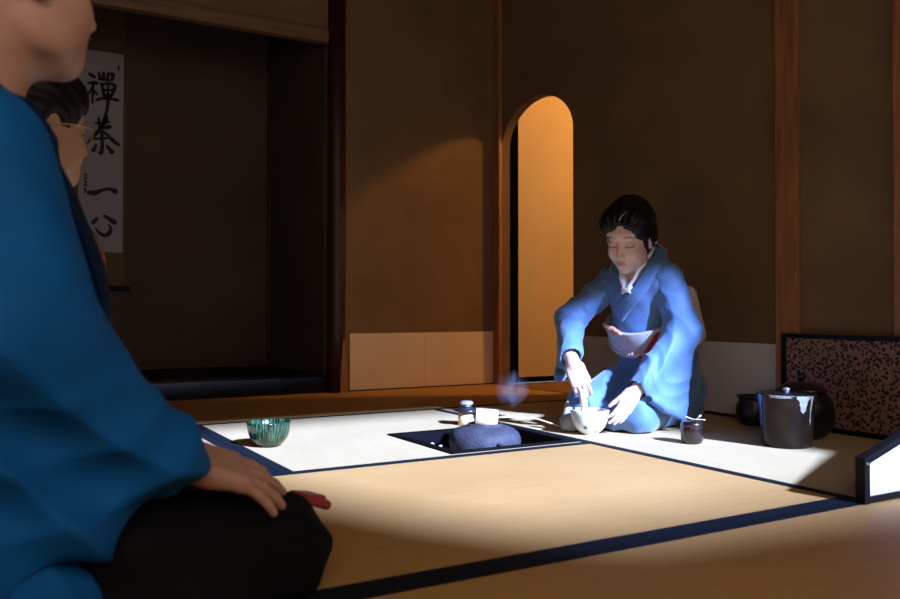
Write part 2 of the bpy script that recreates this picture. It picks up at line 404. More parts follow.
def lump(r, s, seed):
    bm = bmesh.new(); bmesh.ops.create_icosphere(bm, subdivisions=2, radius=r)
    for v in bm.verts:
        v.co *= 1+.25*noise.noise(v.co/r*1.3+Vector((seed, 0, 0))); v.co.x *= s[0]; v.co.y *= s[1]; v.co.z *= s[2]
    return bm
for i, (x, y, z, r, mm) in enumerate([(.150, .02, -.052, .020, 'ember'), (.135, -.045, -.056, .018, 'charcoal'), (.14, .085, -.052, .02, 'charcoal'), (.155, -.09, -.05, .014, 'ember'), (-.14, -.02, -.055, .018, 'charcoal'), (-.135, .09, -.055, .018, 'charcoal'), (-.1, .14, -.058, .016, 'charcoal'), (.05, .15, -.055, .02, 'charcoal')]):
    o = tag(obj('charcoal', lump(r, (1.3, .9, .8), i*3.1), mm, None, False, (h.location.x+x, h.location.y+y, z)),
        'lump of charcoal in the hearth ash around the iron kettle', 'charcoal', 'charcoal lumps in the hearth')
# pale kindling ash twigs at the hearth's left
for i, (x, y, a, ln) in enumerate([(-.148, .075, .5, .05), (-.14, .045, -.7, .045), (-.125, .078, 1.3, .035), (-.152, .10, 2.2, .03)]):
    d = Vector((math.cos(a), math.sin(a), .35))*ln/2; c0 = Vector((h.location.x+x, h.location.y+y, -.026))
    tag(obj('branch_charcoal', tube([c0-d, c0+d*.2, c0+d], [.0035, .0045, .003], 8), 'white_glaze', None, True), 'white coated branch charcoal twig at the left side of the hearth', 'charcoal', 'white branch charcoal twigs')
# trivet prongs under kettle
KX = 1.425
tv = thing('iron_trivet', 'iron trivet standing in the ash under the kettle', 'trivet', (KX, h.location.y, -.11))
obj('ring', lathe([(.095, 0), (.10, 0), (.10, .006), (.095, .006), (.095, 0)], 32), 'charcoal', tv)
for k in range(3):
    a = k*2*PI/3+.4
    obj('prong', tube([(.097*math.cos(a), .097*math.sin(a), 0), (.099*math.cos(a), .099*math.sin(a), .03), (.085*math.cos(a), .085*math.sin(a), .037)], .004, 8), 'charcoal', tv)

kt = thing('iron_kettle', 'round blue grey cast iron kettle sitting in the sunken hearth', 'kettle', (KX, h.location.y, 0))
prof = [(.0, -.072), (.06, -.072), (.095, -.06), (.110, -.04), (.1155, -.012), (.1145, .004), (.108, .018), (.095, .029), (.078, .036), (.062, .0395), (.056, .041), (.055, .047), (.051, .048), (.050, .040), (.052, .03), (.07, .02), (.09, 0), (.09, -.04), (0, -.055)]
obj('kettle_body', lathe(prof, 64, wob=lambda a, z: .006*math.sin(5*a)*math.cos(3*a+z*30)), 'iron', kt, True)
obj('water', lathe([(0, .018), (.066, .018)], 32), 'old_bronze', kt)
for s in (math.radians(-100), math.radians(80)):
    bm = tube([(.112, -.005, -.006), (.119, -.004, -.004), (.121, 0, -.003), (.119, .004, -.004), (.112, .005, -.006)], [.0035, .004, .004, .004, .0035], 10)
    o = obj('ring_lug', bm, 'bronze_lid', kt, True); o.rotation_euler = (0, 0, s)

# ladle: bamboo cup on the kettle mouth, handle to the right
ld = thing('bamboo_ladle', 'pale bamboo ladle, its cup on the kettle mouth and handle out to the tea bowl', 'ladle', (KX+.002, h.location.y, .048))
cp = lathe([(0, .0), (.026, .0), (.0285, .003), (.0285, .064), (.0270, .065), (.0262, .062), (.0257, .006), (0, .005)], 40)
o = obj('cup', cp, 'bamboo', ld, True)
o.rotation_euler = Vector((-.86, .48, .10)).to_track_quat('Z', 'Y').to_euler(); o.location = (.034, -.018, .010); o.scale = (1.08, 1.08, 1.1)
hd = tube([(.022, -.012, .016), (.08, -.009, .014), (.2, -.002, .000), (.322, .0, -.0400)], [.0035, .0045, .0045, .005], 10, .55)
obj('handle', hd, 'bamboo', ld, True)

# lid rest with lid
LRX, LRY = 1.522, 2.528
lr = thing('lid_rest', 'short pale bamboo lid rest behind the kettle', 'lid rest', (LRX, LRY, 0))
obj('bamboo_ring', lathe([(.0, .002), (.021, .002), (.022, 0), (.026, 0), (.0265, .02), (.0272, .024), (.0265, .028), (.026, .047), (.022, .047), (.0215, .006), (0, .006)], 36), 'bamboo', lr, True)
kl = thing('kettle_lid', 'dark kettle lid with pale knob resting on the bamboo lid rest', 'lid', (LRX+.004, LRY, .048))
obj('lid_plate', lathe([(0, .002), (.036, .0), (.045, .003), (.046, .006), (.040, .0105), (.028, .015), (.012, .0175), (0, .018)], 48), 'bronze_lid', kl, True)
obj('knob', lathe([(0, .0182), (.016, .0185), (.015, .021), (.020, .024), (.0235, .029), (.022, .035), (.014, .038), (0, .0385)], 32), 'silver', kl, True)

# ------------------------------------------------------------------ bowls, whisk, caddy
wbx, wby = 1.765, 2.140
tb = thing('white_tea_bowl', 'white glazed tea bowl with green dot in front of the kneeling woman', 'tea bowl', (wbx, wby, 0))
bowl_prof = [(0, .004), (.020, .004), (.022, .0), (.026, 0), (.027, .006), (.038, .012), (.050, .026), (.058, .045), (.0625, .066), (.0645, .080), (.063, .082), (.0605, .080), (.058, .064), (.053, .045), (.044, .026), (.030, .016), (0, .013)]
obj('bowl', lathe(bowl_prof, 64), 'white_glaze', tb, True)
obj('tea', lathe([(0, .026), (.0435, .026)], 32), 'green_dot', tb)
def radius_at(prof, z):
    for (r0, z0), (r1, z1) in zip(prof, prof[1:]):
        if z0 <= z <= z1 and z1 > z0: return r0+(r1-r0)*(z-z0)/(z1-z0)
    return prof[-1][0]
outer = bowl_prof[4:10]
def decal(name, m, parent, prof, ang, z, r, asp=1.0, petals=0, lift=.0006):
    bm = bmesh.new(); cv = []
    nr, nn_ = 5, 24
    def P(u, v):
        zz = z+v; rr = radius_at(prof, zz)+lift; a = ang+u/rr
        return (rr*math.cos(a), rr*math.sin(a), zz)
    c0 = bm.verts.new(P(0, 0)); prev = None
    for k in range(1, nr+1):
        ring = []
        for i in range(nn_):
            t = 2*PI*i/nn_; q = r*k/nr*(1+(.25*math.cos(petals*t) if petals else .08*math.sin(3*t)))
            ring.append(bm.verts.new(P(q*math.cos(t), q*math.sin(t)*asp)))
        for i in range(nn_):
            j = (i+1) % nn_
            if prev: bm.faces.new((prev[i], prev[j], ring[j], ring[i]))
            else: bm.faces.new((c0, ring[j], ring[i]))
        prev = ring
    return obj(name, bm, m, parent, True)
view = math.atan2(-wby, -wbx)
d = decal('painted_motif', 'green_dot', tb, outer, view-.26, .028, .0065); d['label'] = 'painted green dot'
d = decal('painted_motif', 'pink_dot', tb, outer, view+.42, .034, .011, petals=5); d['label'] = 'pale pink painted blossom'
d = decal('painted_motif', 'ink', tb, outer, view+.52, .012, .0035); d['label'] = 'small black dot'

wk = thing('bamboo_whisk', 'bamboo tea whisk standing in the white bowl under the right hand', 'whisk', (wbx-.008, wby+.006, .030))
obj('handle', lathe([(0, .118), (.011, .118), (.0125, .116), (.0125, .062), (.0115, .056), (0, .056)], 24), 'bamboo', wk, True)
bm = bmesh.new()
for k in range(44):
    a = 2*PI*k/44
    pts = [(r*math.cos(a), r*math.sin(a), z) for r, z in ((.0115, .058), (.016, .045), (.0245, .022), (.026, .010), (.020, .002))]
    merge(bm, tube(pts, [.0009, .0009, .0008, .0007, .0005], 5))
tag(obj('tines', bm, 'bamboo', wk, True), kind='stuff')
wk.rotation_euler = (math.radians(-4), math.radians(-6), 0)

gb = thing('green_tea_bowl', 'streaked green and turquoise tea bowl alone on the bright mat', 'tea bowl', (.775, 2.434, 0))
gp = [(0, .004), (.024, .004), (.026, 0), (.031, 0), (.032, .005), (.044, .012), (.054, .025), (.0605, .042), (.063, .058), (.0645, .072), (.0635, .075), (.061, .073), (.059, .056), (.055, .040), (.046, .024), (.03, .015), (0, .013)]
obj('bowl', lathe(gp, 96, wob=lambda a, z: .012*math.cos(20*a)*(1 if z > .008 else 0)), 'green_glaze', gb, True)

cd = thing('tea_caddy', 'small purple brown glazed tea caddy with a scoop laid across its lid', 'tea caddy', (1.918, 1.838, 0))
cprof = [(0, .0), (.024, 0), (.029, .003), (.033, .012), (.0345, .03), (.0345, .047), (.0335, .052)]
obj('caddy_body', lathe(cprof, 48), 'brown_glaze', cd, True)
obj('caddy_lid', lathe([(.0335, .0525), (.0345, .054), (.0345, .060), (.032, .066), (.022, .070), (0, .071)], 48), 'brown_glaze', cd, True)
sc = thing('tea_scoop', 'pale curved bamboo tea scoop lying on the tea caddy lid', 'tea scoop', (1.918, 1.838, .0715))
pts = [(-.018+.0, .012, .010), (-.010, .009, .004), (.0, .004, .002), (.012, -.004, .002), (.022, -.010, .001)]
e1 = Vector((.866, -.5, 0)); e2 = Vector((.5, .866, 0))
pts = []
for i in range(12):
    u = i/11; s = -.020+.052*u
    pts.append(e1*(s+.004)+e2*(.016-.03*u)+Vector((0, 0, .002+.016*max(0, .35-u)**1.2*1.6)))
obj('scoop', tube(pts, [.0045]*4+[.0032]*8, 8, .4), 'ivory', sc, True)
pts2 = [e1*(.012+.010*math.sin(u*PI*.5))+e2*(-.012*u)+Vector((0, 0, .003+.013*u)) for u in [i/7 for i in range(8)]]
obj('curled_tip', tube(pts2, [.0028, .003, .0034, .004, .0045, .005, .0045, .003], 8, .45), 'ivory', sc, True)

# ------------------------------------------------------------------ water vessels
wj = thing('glazed_water_jar', 'dark glazed cylindrical water jar with blue and pale drips, nearest of the three dark vessels', 'water jar', (2.132, 1.664, 0))
wp = [(0, 0), (.066, 0), (.071, .004), (.074, .018), (.075, .06), (.078, .11), (.083, .148), (.0845, .156), (.083, .159), (.080, .157), (.079, .148)]
obj('jar_body', lathe(wp, 72, wob=lambda a, z: .01*math.sin(2*a+z*20)+.006*math.sin(5*a)), 'dark_glaze', wj, True)
jl = obj('jar_lid', lathe([(.0, .161), (.03, .1605), (.070, .158), (.0785, .154), (.0785, .149), (0, .149)], 48), 'matte_black', wj, True)
obj('lid_knob', lathe([(0, .176), (.008, .175), (.011, .170), (.007, .1635), (.007, .1605)], 20), 'silver', jl, True)
vw = math.atan2(-1.664, -2.132)
def drip(name, m, parent, prof, a0, widths, ztop, zbot, lift):
    bm = bmesh.new(); rows = []
    n = 18
    for i in range(n+1):
        z = ztop+(zbot-ztop)*i/n; rr = radius_at(prof, z)*(1.0)+lift
        rr *= 1+.0
        w = widths[0]+(widths[1]-widths[0])*i/n; w *= 1+.12*math.sin(i*.9)+.12*math.sin(i*.45+1)
        if i >= n-2: w *= (n-i)/3+.05
        rows.append([bm.verts.new((rr*(1+.01*math.sin(2*(a0+k*w/4)+z*20)+.006*math.sin(5*(a0+k*w/4)))*math.cos(a0+k*w/4), rr*(1+.01*math.sin(2*(a0+k*w/4)+z*20)+.006*math.sin(5*(a0+k*w/4)))*math.sin(a0+k*w/4), z)) for k in (-2, -1, 0, 1, 2)])
    for A, B in zip(rows, rows[1:]):
        for k in range(4): bm.faces.new((A[k], A[k+1], B[k+1], B[k]))
    return obj(name, bm, m, parent, True)
drip('glaze_drip', 'blue_glaze', wj, wp[2:8], vw-1.18, (.42, .22), .156, .055, .0012)['label'] = 'blue glaze run'
drip('glaze_drip', 'pale_glaze', wj, wp[2:8], vw+.62, (.50, .12), .156, .105, .0012)['label'] = 'pale ash glaze run'
drip('glaze_drip', 'pale_glaze', wj, wp[2:8], vw+1.0, (.10, .06), .156, .07, .0013)
drip('glaze_drip', 'pale_glaze', wj, wp[2:8], vw-.2, (.8, .7), .1575, .149, .0010)

bj = thing('lidded_black_jar', 'round black jar with knobbed domed lid behind the glazed water jar', 'jar', (2.318, 1.752, 0))
bp_ = [(0, 0), (.060, 0), (.078, .012), (.093, .038), (.100, .07), (.098, .10), (.088, .128), (.074, .145), (.070, .148)]
obj('jar_body', lathe(bp_, 64), 'matte_black', bj, True)
jl = obj('jar_lid', lathe([(.078, .149), (.079, .153), (.066, .164), (.045, .173), (.02, .178), (0, .179)], 64), 'leaf_lid' if 'leaf_lid' in M else 'brown_glaze', bj, True)
obj('lid_knob', lathe([(.007, .178), (.007, .184), (.013, .190), (.0145, .197), (.010, .204), (0, .206)], 24), 'matte_black', jl, True)

ks = thing('waste_water_bowl', 'dark flared rim waste water bowl against the grey wainscot paper', 'bowl', (2.432, 2.030, 0))
obj('bowl', lathe([(0, 0), (.048, 0), (.056, .004), (.063, .022), (.066, .048), (.063, .070), (.055, .085), (.057, .094), (.066, .101), (.0665, .103), (.064, .103), (.054, .094), (.0525, .085), (.06, .068), (.062, .048), (.05, .01), (0, .008)], 56), 'old_bronze', ks, True)

# ------------------------------------------------------------------ low folding screen
fs = thing('folding_screen', 'low two panel tea screen, leaf patterned panel by the wall and white sloping wing', 'folding screen', (2.485, 1.085, .0018))
Y0, Y1, SH = .016, .87, .325
fr = bmesh.new(); d_ = .016
for s in ((-.009, .007, Y1-.02, Y1, 0, SH), (-.009, .007, Y0, Y0+.02, 0, SH), (-.009, .007, Y0+.02, Y1-.02, 0, .016), (-.009, .007, Y0+.02, Y1-.02, SH-.016, SH)):
    add_box(fr, *s, .0015)
obj('panel_frame', fr, 'black_wood', fs)
obj('patterned_panel', box(-.004, .003, Y0+.02, Y1-.02, .016, SH-.016), 'leaf_paper', fs)
# wing: runs along -x from the hinge, top edge slopes down to the front end
WL, H0, H1, fwd = .862, .096, .345, .018
def ztop(x): return H0+(H1-H0)*(x+WL)/WL
bm = bmesh.new()
merge(bm, prism([(-WL, 0), (-WL+fwd, 0), (-WL+fwd, ztop(-WL+fwd)), (-WL, ztop(-WL))], -.011, .011))
merge(bm, prism([(-.03, 0), (-.012, 0), (-.012, ztop(-.012)), (-.03, ztop(-.03))], -.009, .009))
merge(bm, prism([(-WL+fwd, 0), (-.03, 0), (-.03, .014), (-WL+fwd, .014)], -.009, .009))
merge(bm, prism([(-WL+fwd, ztop(-WL+fwd)-.017), (-.03, ztop(-.03)-.017), (-.03, ztop(-.03)), (-WL+fwd, ztop(-WL+fwd))], -.011, .011))
obj('wing_frame', bm, 'black_wood', fs)
obj('white_panel', prism([(-WL+fwd, .014), (-.03, .014), (-.03, ztop(-.03)-.017), (-WL+fwd, ztop(-WL+fwd)-.017)], -.004, .004), 'white_panel', fs)
o = obj('stud', lathe([(0, .002), (.003, .0015), (.0035, 0)], 12), 'steel', fs); o.location = (-WL+.009, -.0112, H0-.012); o.rotation_euler = (PI/2, 0, 0)

# ------------------------------------------------------------------ hanging scroll
SX0, SX1, SZ0, SZ1 = .484, .708, .72, 1.80
sc_ = thing('hanging_scroll', 'tall hanging scroll with four brushed black characters in the dark alcove', 'scroll', (0, TYB-.012, 0))
obj('mounting', box(SX0-.022, SX1+.012, .004, .007, .535, 2.12), 'scroll_silk', sc_)
obj('paper', box(SX0, SX1, .0015, .004, SZ0, SZ1), 'scroll_paper', sc_)
rl = tube([(SX0-.045, -.004, .525), (SX0-.022, -.004, .525), (SX1+.012, -.004, .525), (SX1+.035, -.004, .525)], [.013, .013, .013, .013], 16)
obj('roller', rl, 'black_wood', sc_, True)
def stroke(bm, pts, ws):
    """brush stroke: px coordinates in the photo's scroll area scaled onto the paper"""
    P = []
    for i in range(len(pts)-1):
        for k in range(5):
            t = k/5; p0 = pts[max(i-1, 0)]; p1 = pts[i]; p2 = pts[i+1]; p3 = pts[min(i+2, len(pts)-1)]
            def cr(a, b, c, d): return .5*((2*b)+(-a+c)*t+(2*a-5*b+4*c-d)*t*t+(-a+3*b-3*c+d)*t**3)
            P.append((cr(p0[0], p1[0], p2[0], p3[0]), cr(p0[1], p1[1], p2[1], p3[1]), ws[i]+(ws[i+1]-ws[i])*t))
    P.append((*pts[-1], ws[-1]))
    n = len(P); Lf, Rt = [], []
    for i, (x, z, w) in enumerate(P):
        a = P[max(i-1, 0)]; b = P[min(i+1, n-1)]; dx, dz = b[0]-a[0], b[1]-a[1]; l = math.hypot(dx, dz) or 1
        nx, nz = -dz/l*w/2, dx/l*w/2
        Lf.append((x+nx, z+nz)); Rt.append((x-nx, z-nz))
    def cap(i, sgn):
        x, z, w = P[i]; a = P[max(i-1, 0)]; b = P[min(i+1, n-1)]; ang = math.atan2(b[1]-a[1], b[0]-a[0])
        return [(x+w/2*math.cos(ang+sgn*(PI/2+k*PI/6)), z+w/2*math.sin(ang+sgn*(PI/2+k*PI/6))) for k in range(1, 6)]
    poly = Lf+[(P[-1][0]+P[-1][2]/2*math.cos(math.atan2(P[-1][1]-P[-2][1], P[-1][0]-P[-2][0])+PI/2-k*PI/6), P[-1][1]+P[-1][2]/2*math.sin(math.atan2(P[-1][1]-P[-2][1], P[-1][0]-P[-2][0])+PI/2-k*PI/6)) for k in range(1, 6)]
    # quads instead of one n-gon keeps concave strokes clean
    L_ = [bm.verts.new((x, .0, z)) for x, z in Lf]; R_ = [bm.verts.new((x, .0, z)) for x, z in Rt]
    for i in range(n-1): bm.faces.new((L_[i], L_[i+1], R_[i+1], R_[i]))
    for i, sg in ((0, 1), (n-1, -1)):
        c = cap(i, 1) if i == 0 else None
        ang = math.atan2(P[min(i+1, n-1)][1]-P[max(i-1, 0)][1], P[min(i+1, n-1)][0]-P[max(i-1, 0)][0])
        if i == 0: arc = [(P[0][0]+P[0][2]/2*math.cos(ang+PI/2+k*PI/6), P[0][1]+P[0][2]/2*math.sin(ang+PI/2+k*PI/6)) for k in range(1, 6)]; a, b = L_[0], R_[0]
        else: arc = [(P[i][0]+P[i][2]/2*math.cos(ang-PI/2+k*PI/6), P[i][1]+P[i][2]/2*math.sin(ang-PI/2+k*PI/6)) for k in range(1, 6)]; a, b = R_[-1], L_[-1]
        bm.faces.new([a]+[bm.verts.new((x, .0, z)) for x, z in arc]+[b])
def character(name_label, strokes):
    bm = bmesh.new()
    for st in strokes:
        pts = [(SX0+(p[0])/45*.226, SZ1-(p[1])/199*1.08) for p in st[0]]
        stroke(bm, pts, [w*1.3/45*.226 for w in st[1]])
    bmesh.ops.translate(bm, verts=bm.verts, vec=(0, .0008, 0))
    o = obj('brushed_character', bm, 'ink', sc_); o['label'] = name_label
# coordinates in scroll pixels: x from the left paper edge, y down from the top
character('brushed character for zen', [
    ([(11, 24), (15, 26)], [3, 3.2]), ([(9.5, 33), (14, 32), (18, 32)], [2, 3, 3]), ([(15, 33), (12, 40), (9, 45)], [2.5, 2.2, 1]), ([(14, 38), (13.6, 52)], [2.4, 1.8]), ([(15.5, 40), (18, 43)], [2, 2.4]),
    ([(20, 22), (21, 27)], [2.4, 2.8]), ([(20, 28), (24, 27.5)], [2, 1.8]), ([(24.5, 21), (24.5, 28)], [2.6, 2.8]), ([(29, 21), (28, 28)], [2.4, 2.6]), ([(29, 22), (34, 21), (33.5, 26)], [2, 3, 3]), ([(28, 28), (33, 27)], [1.8, 2]),
    ([(22.5, 32), (24, 38), (25, 44)], [2.4, 2.6, 2.4]), ([(23, 33), (29, 31), (35.5, 32), (34.5, 38), (32, 43)], [2, 2.4, 3.2, 3, 2.4]), ([(25, 38), (33, 37)], [1.8, 1.8]), ([(25, 43.5), (32.5, 42.5)], [2.2, 2.2]), ([(29, 33), (28.8, 43)], [2, 2.4]),
    ([(17.5, 49), (22, 47), (30, 46), (38.5, 46.5)], [2.4, 2.6, 2.4, 2.8]), ([(28.5, 43), (29, 50), (27.5, 60), (23.5, 69)], [2.4, 2.8, 2.4, 1.0])])
character('brushed character for tea', [
    ([(17, 72), (22, 71), (30, 69)], [2, 2, 2]), ([(20, 67), (20.5, 76)], [2.2, 1.8]), ([(27, 64.5), (27, 69), (23, 74)], [3.6, 3.2, 2]),
    ([(26, 69), (20, 79), (14, 86), (9, 93)], [2.6, 3.2, 2.8, 1.6]), ([(22, 78), (28, 82), (35, 88), (40, 91)], [1.6, 2.6, 3.6, 2.8]), ([(22.5, 76), (31, 74)], [2.6, 3.4]),
    ([(16, 87.5), (22, 86.5), (29, 85.5)], [2, 2.2, 1.8]), ([(23, 81), (23.5, 92), (22.5, 101), (19.5, 100)], [2.6, 3, 3.4, 1.2]), ([(17.5, 93), (15, 98.5)], [1.8, 3.8]), ([(28, 93), (33, 99)], [2.2, 4.2])])
character('brushed character for one', [([(10.5, 141), (16, 141), (24, 137.5), (31, 136), (36.5, 138)], [3.4, 4.6, 2.6, 2.8, 4.6])])
character('brushed character for heart', [
    ([(18.5, 166), (15, 170)], [2.6, 3.8]), ([(17, 175.5), (21, 180), (26, 182.5), (31, 180), (32.5, 175.5), (30.5, 172)], [1.2, 2.6, 3.4, 3.4, 2.6, 1.4]), ([(26, 163), (31, 166), (36, 169)], [2.2, 3.6, 4.4])])
character('small column of signature writing', [([(6.5, 123), (8, 124)], [1.6, 1.4]), ([(6, 127), (8.5, 126.5)], [1.2, 1.4]), ([(7, 129), (7.5, 132)], [1.6, 1.4]), ([(5.5, 134), (8.5, 134)], [1.4, 1.6]), ([(6, 137), (7.5, 139), (6, 141)], [1.4, 1.6, 1.2])])
character('small mark at the upper right corner', [([(39.5, 12), (39.5, 15.5)], [1.2, 1.6])])

# ------------------------------------------------------------------ steam over the kettle
m, nt, b, out = new_mat('thin steam')
nt.nodes.remove(b)
vol = nt.nodes.new('ShaderNodeVolumePrincipled'); vol.inputs['Color'].default_value = (.95, .93, .98, 1); vol.inputs['Anisotropy'].default_value = .2
tc = nt.nodes.new('ShaderNodeTexCoord'); mp = nt.nodes.new('ShaderNodeMapping'); mp.inputs['Scale'].default_value = (1, 1, .6); nt.links.new(tc.outputs['Object'], mp.inputs[0])
n = N(nt, 'ShaderNodeTexNoise'); n.inputs['Scale'].default_value = 22; n.inputs['Detail'].default_value = 3; n.inputs['Distortion'].default_value = 1.2; nt.links.new(mp.outputs[0], n.inputs['Vector'])
mr = nt.nodes.new('ShaderNodeMapRange'); mr.inputs['From Min'].default_value = .44; mr.inputs['From Max'].default_value = .66; mr.inputs['To Max'].default_value = 6.0
va = nt.nodes.new('ShaderNodeVectorMath'); va.operation = 'DISTANCE'; va.inputs[1].default_value = (.5, .5, .5); nt.links.new(tc.outputs['Generated'], va.inputs[0])
fo_ = nt.nodes.new('ShaderNodeMapRange'); fo_.inputs['From Min'].default_value = .12; fo_.inputs['From Max'].default_value = .46; fo_.inputs['To Min'].default_value = 1; fo_.inputs['To Max'].default_value = 0; nt.links.new(va.outputs['Value'], fo_.inputs[0])
mm_ = nt.nodes.new('ShaderNodeMath'); mm_.operation = 'MULTIPLY'; nt.links.new(mr.outputs[0], mm_.inputs[0]); nt.links.new(fo_.outputs[0], mm_.inputs[1])
nt.links.new(n.outputs[0], mr.inputs[0]); nt.links.new(mm_.outputs[0], vol.inputs['Density']); nt.links.new(vol.outputs[0], out.inputs['Volume'])
M['steam'] = m
pts = [(.045, -.02, -.01), (.055, -.03, .025), (.065, -.040, .05), (.085, -.050, .08), (.095, -.055, .12)]
st = obj('steam', tube(pts, [.02, .05, .06, .06, .03], 24), 'steam', None, True, (KX, h.location.y, .100))
tag(st, 'faint wisp of steam rising over the iron kettle', 'steam', kind='stuff')

# ------------------------------------------------------------------ implicit modelling: smooth unions polygonised on a grid
def V(*a): return np.array(a, dtype=np.float32)
def unit(v): v = np.array(v, float); return v/np.linalg.norm(v)
def frame_from(x, z):
    x = unit(x); z = np.array(z, float); z = z-x*(z@x); z = unit(z); y = np.cross(z, x)
    return np.array([x, y, z])            # rows: local axes
def rot_zyx(yaw=0, pitch=0, roll=0):
    """rows are the turned axes; pitch > 0 bows forward (x axis dips)"""
    m = Matrix.Rotation(yaw, 3, 'Z') @ Matrix.Rotation(pitch, 3, 'Y') @ Matrix.Rotation(roll, 3, 'X')
    return np.array(m).T
def ell(c, r, R=None):
    c = V(*c); r = V(*r); m = float(max(r))
    def f(P):
        q = P-c
        if R is not None: q = q @ R.T.astype(np.float32)
        a = np.sqrt(((q/r)**2).sum(-1)); b = np.sqrt(((q/(r*r))**2).sum(-1))+1e-9
        return a*(a-1)/b
    return f, c-m, c+m
def cap(a, b, ra, rb, flat=None):
    """tapered capsule; flat=(direction, factor) squeezes the section along a direction"""
    a = V(*a); b = V(*b); ab = b-a; l2 = float(ab@ab); m = max(ra, rb)
    def f(P):
        q = P-a
        t = np.clip((q@ab)/l2, 0, 1)
        e = q-t[..., None]*ab
        if flat is not None:
            d = unit(flat[0]).astype(np.float32); s = e@d; e = e+(1/flat[1]-1)*s[..., None]*d
            dd = np.sqrt((e*e).sum(-1))-(ra+(rb-ra)*t)
            return dd*(flat[1]*.5+.5)
        return np.sqrt((e*e).sum(-1))-(ra+(rb-ra)*t)
    return f, np.minimum(a, b)-m, np.maximum(a, b)+m
def rbox(c, hsz, R=None, rd=.01):
    c = V(*c); hs = V(*hsz); m = float(np.linalg.norm(hs))
    def f(P):
        q = P-c
        if R is not None: q = q @ R.T.astype(np.float32)
        q = np.abs(q)-(hs-rd); o = np.sqrt((np.maximum(q, 0)**2).sum(-1)); return o+np.minimum(q.max(-1), 0)-rd
    return f, c-m, c+m
class Field:
    def __init__(s, lo, hi, h):
        s.lo = np.array(lo, float); s.h = h; s.n = np.ceil((np.array(hi)-s.lo)/h).astype(int)+1
        s.D = np.full(tuple(s.n), 1.0, np.float32)
    def sub_grid(s, lo, hi, pad):
        i0 = np.clip(np.floor((np.array(lo)-pad-s.lo)/s.h).astype(int), 0, s.n-1); i1 = np.clip(np.ceil((np.array(hi)+pad-s.lo)/s.h).astype(int)+1, 1, s.n)
        if (i1 <= i0).any(): return None, None
        ax = [s.lo[k]+s.h*np.arange(i0[k], i1[k]) for k in range(3)]
        P = np.stack(np.meshgrid(*ax, indexing='ij'), -1).astype(np.float32)
        return tuple(slice(i0[k], i1[k]) for k in range(3)), P
    def add(s, prim, k=.01):
        f, lo, hi = prim; sl, P = s.sub_grid(lo, hi, k+3*s.h)
        if sl is None: return s
        d = f(P); a = s.D[sl]; hh = np.maximum(k-np.abs(a-d), 0)/k; s.D[sl] = np.minimum(a, d)-hh*hh*k*.25; return s
    def cut(s, prim, k=.006):
        f, lo, hi = prim; sl, P = s.sub_grid(lo, hi, k+3*s.h)
        if sl is None: return s
        d = -f(P); a = s.D[sl]; hh = np.maximum(k-np.abs(a-d), 0)/k; s.D[sl] = np.maximum(a, d)+hh*hh*k*.25; return s
    def clip(s, fn):
        """keep where fn(P) < 0"""
        sl, P = s.sub_grid(s.lo, s.lo+s.h*s.n, 0); s.D = np.maximum(s.D, fn(P).astype(np.float32)); return s
    def warp(s, fn):
        sl, P = s.sub_grid(s.lo, s.lo+s.h*s.n, 0); s.D = s.D+fn(P).astype(np.float32); return s
    def mesh(s, smooth=2):
        D = s.D.copy(); D[0] = D[-1] = 1; D[:, 0] = D[:, -1] = 1; D[:, :, 0] = D[:, :, -1] = 1
        S = D < 0
        nx, ny, nz = D.shape
        acc = np.zeros((nx-1, ny-1, nz-1, 3), np.float32); cnt = np.zeros((nx-1, ny-1, nz-1), np.float32)
        cr = {}
        for ax in range(3):
            sl0 = [slice(None)]*3; sl1 = [slice(None)]*3; sl0[ax] = slice(0, -1); sl1[ax] = slice(1, None)
            a = D[tuple(sl0)]; b = D[tuple(sl1)]; c = S[tuple(sl0)] != S[tuple(sl1)]
            idx = np.argwhere(c); t = a[c]/(a[c]-b[c]); p = idx.astype(np.float32); p[:, ax] += t
            cr[ax] = (idx, S[tuple(sl0)][c])
            o = [k for k in range(3) if k != ax]
            for du in (0, -1):
                for dv in (0, -1):
                    j = idx.copy(); j[:, o[0]] += du; j[:, o[1]] += dv
                    ok = ((j >= 0) & (j < np.array(cnt.shape))).all(1); jj = j[ok]
                    np.add.at(acc, (jj[:, 0], jj[:, 1], jj[:, 2]), p[ok]); np.add.at(cnt, (jj[:, 0], jj[:, 1], jj[:, 2]), 1)
        act = cnt > 0; ids = -np.ones(cnt.shape, int); ids[act] = np.arange(act.sum())
        vs = acc[act]/cnt[act][:, None]*s.h+s.lo
        quads = []
        for ax in range(3):
            idx, inside = cr[ax]; u, v = [(1, 2), (2, 0), (0, 1)][ax]
            q = []
            for du, dv in ((-1, -1), (0, -1), (0, 0), (-1, 0)):
                j = idx.copy(); j[:, u] += du; j[:, v] += dv
                q.append(ids[j[:, 0], j[:, 1], j[:, 2]])
            q = np.stack(q, 1); q[~inside] = q[~inside][:, ::-1]; quads.append(q)
        q = np.concatenate(quads); q = q[(q >= 0).all(1)]
        e = np.concatenate([q[:, [0, 1]], q[:, [1, 2]], q[:, [2, 3]], q[:, [3, 0]]])
        for it in range(smooth):
            a = np.zeros_like(vs); c = np.zeros(len(vs))
            np.add.at(a, e[:, 0], vs[e[:, 1]]); np.add.at(a, e[:, 1], vs[e[:, 0]]); np.add.at(c, e[:, 0], 1); np.add.at(c, e[:, 1], 1)
            vs = vs*.5+.5*a/np.maximum(c, 1)[:, None]
        return vs, q
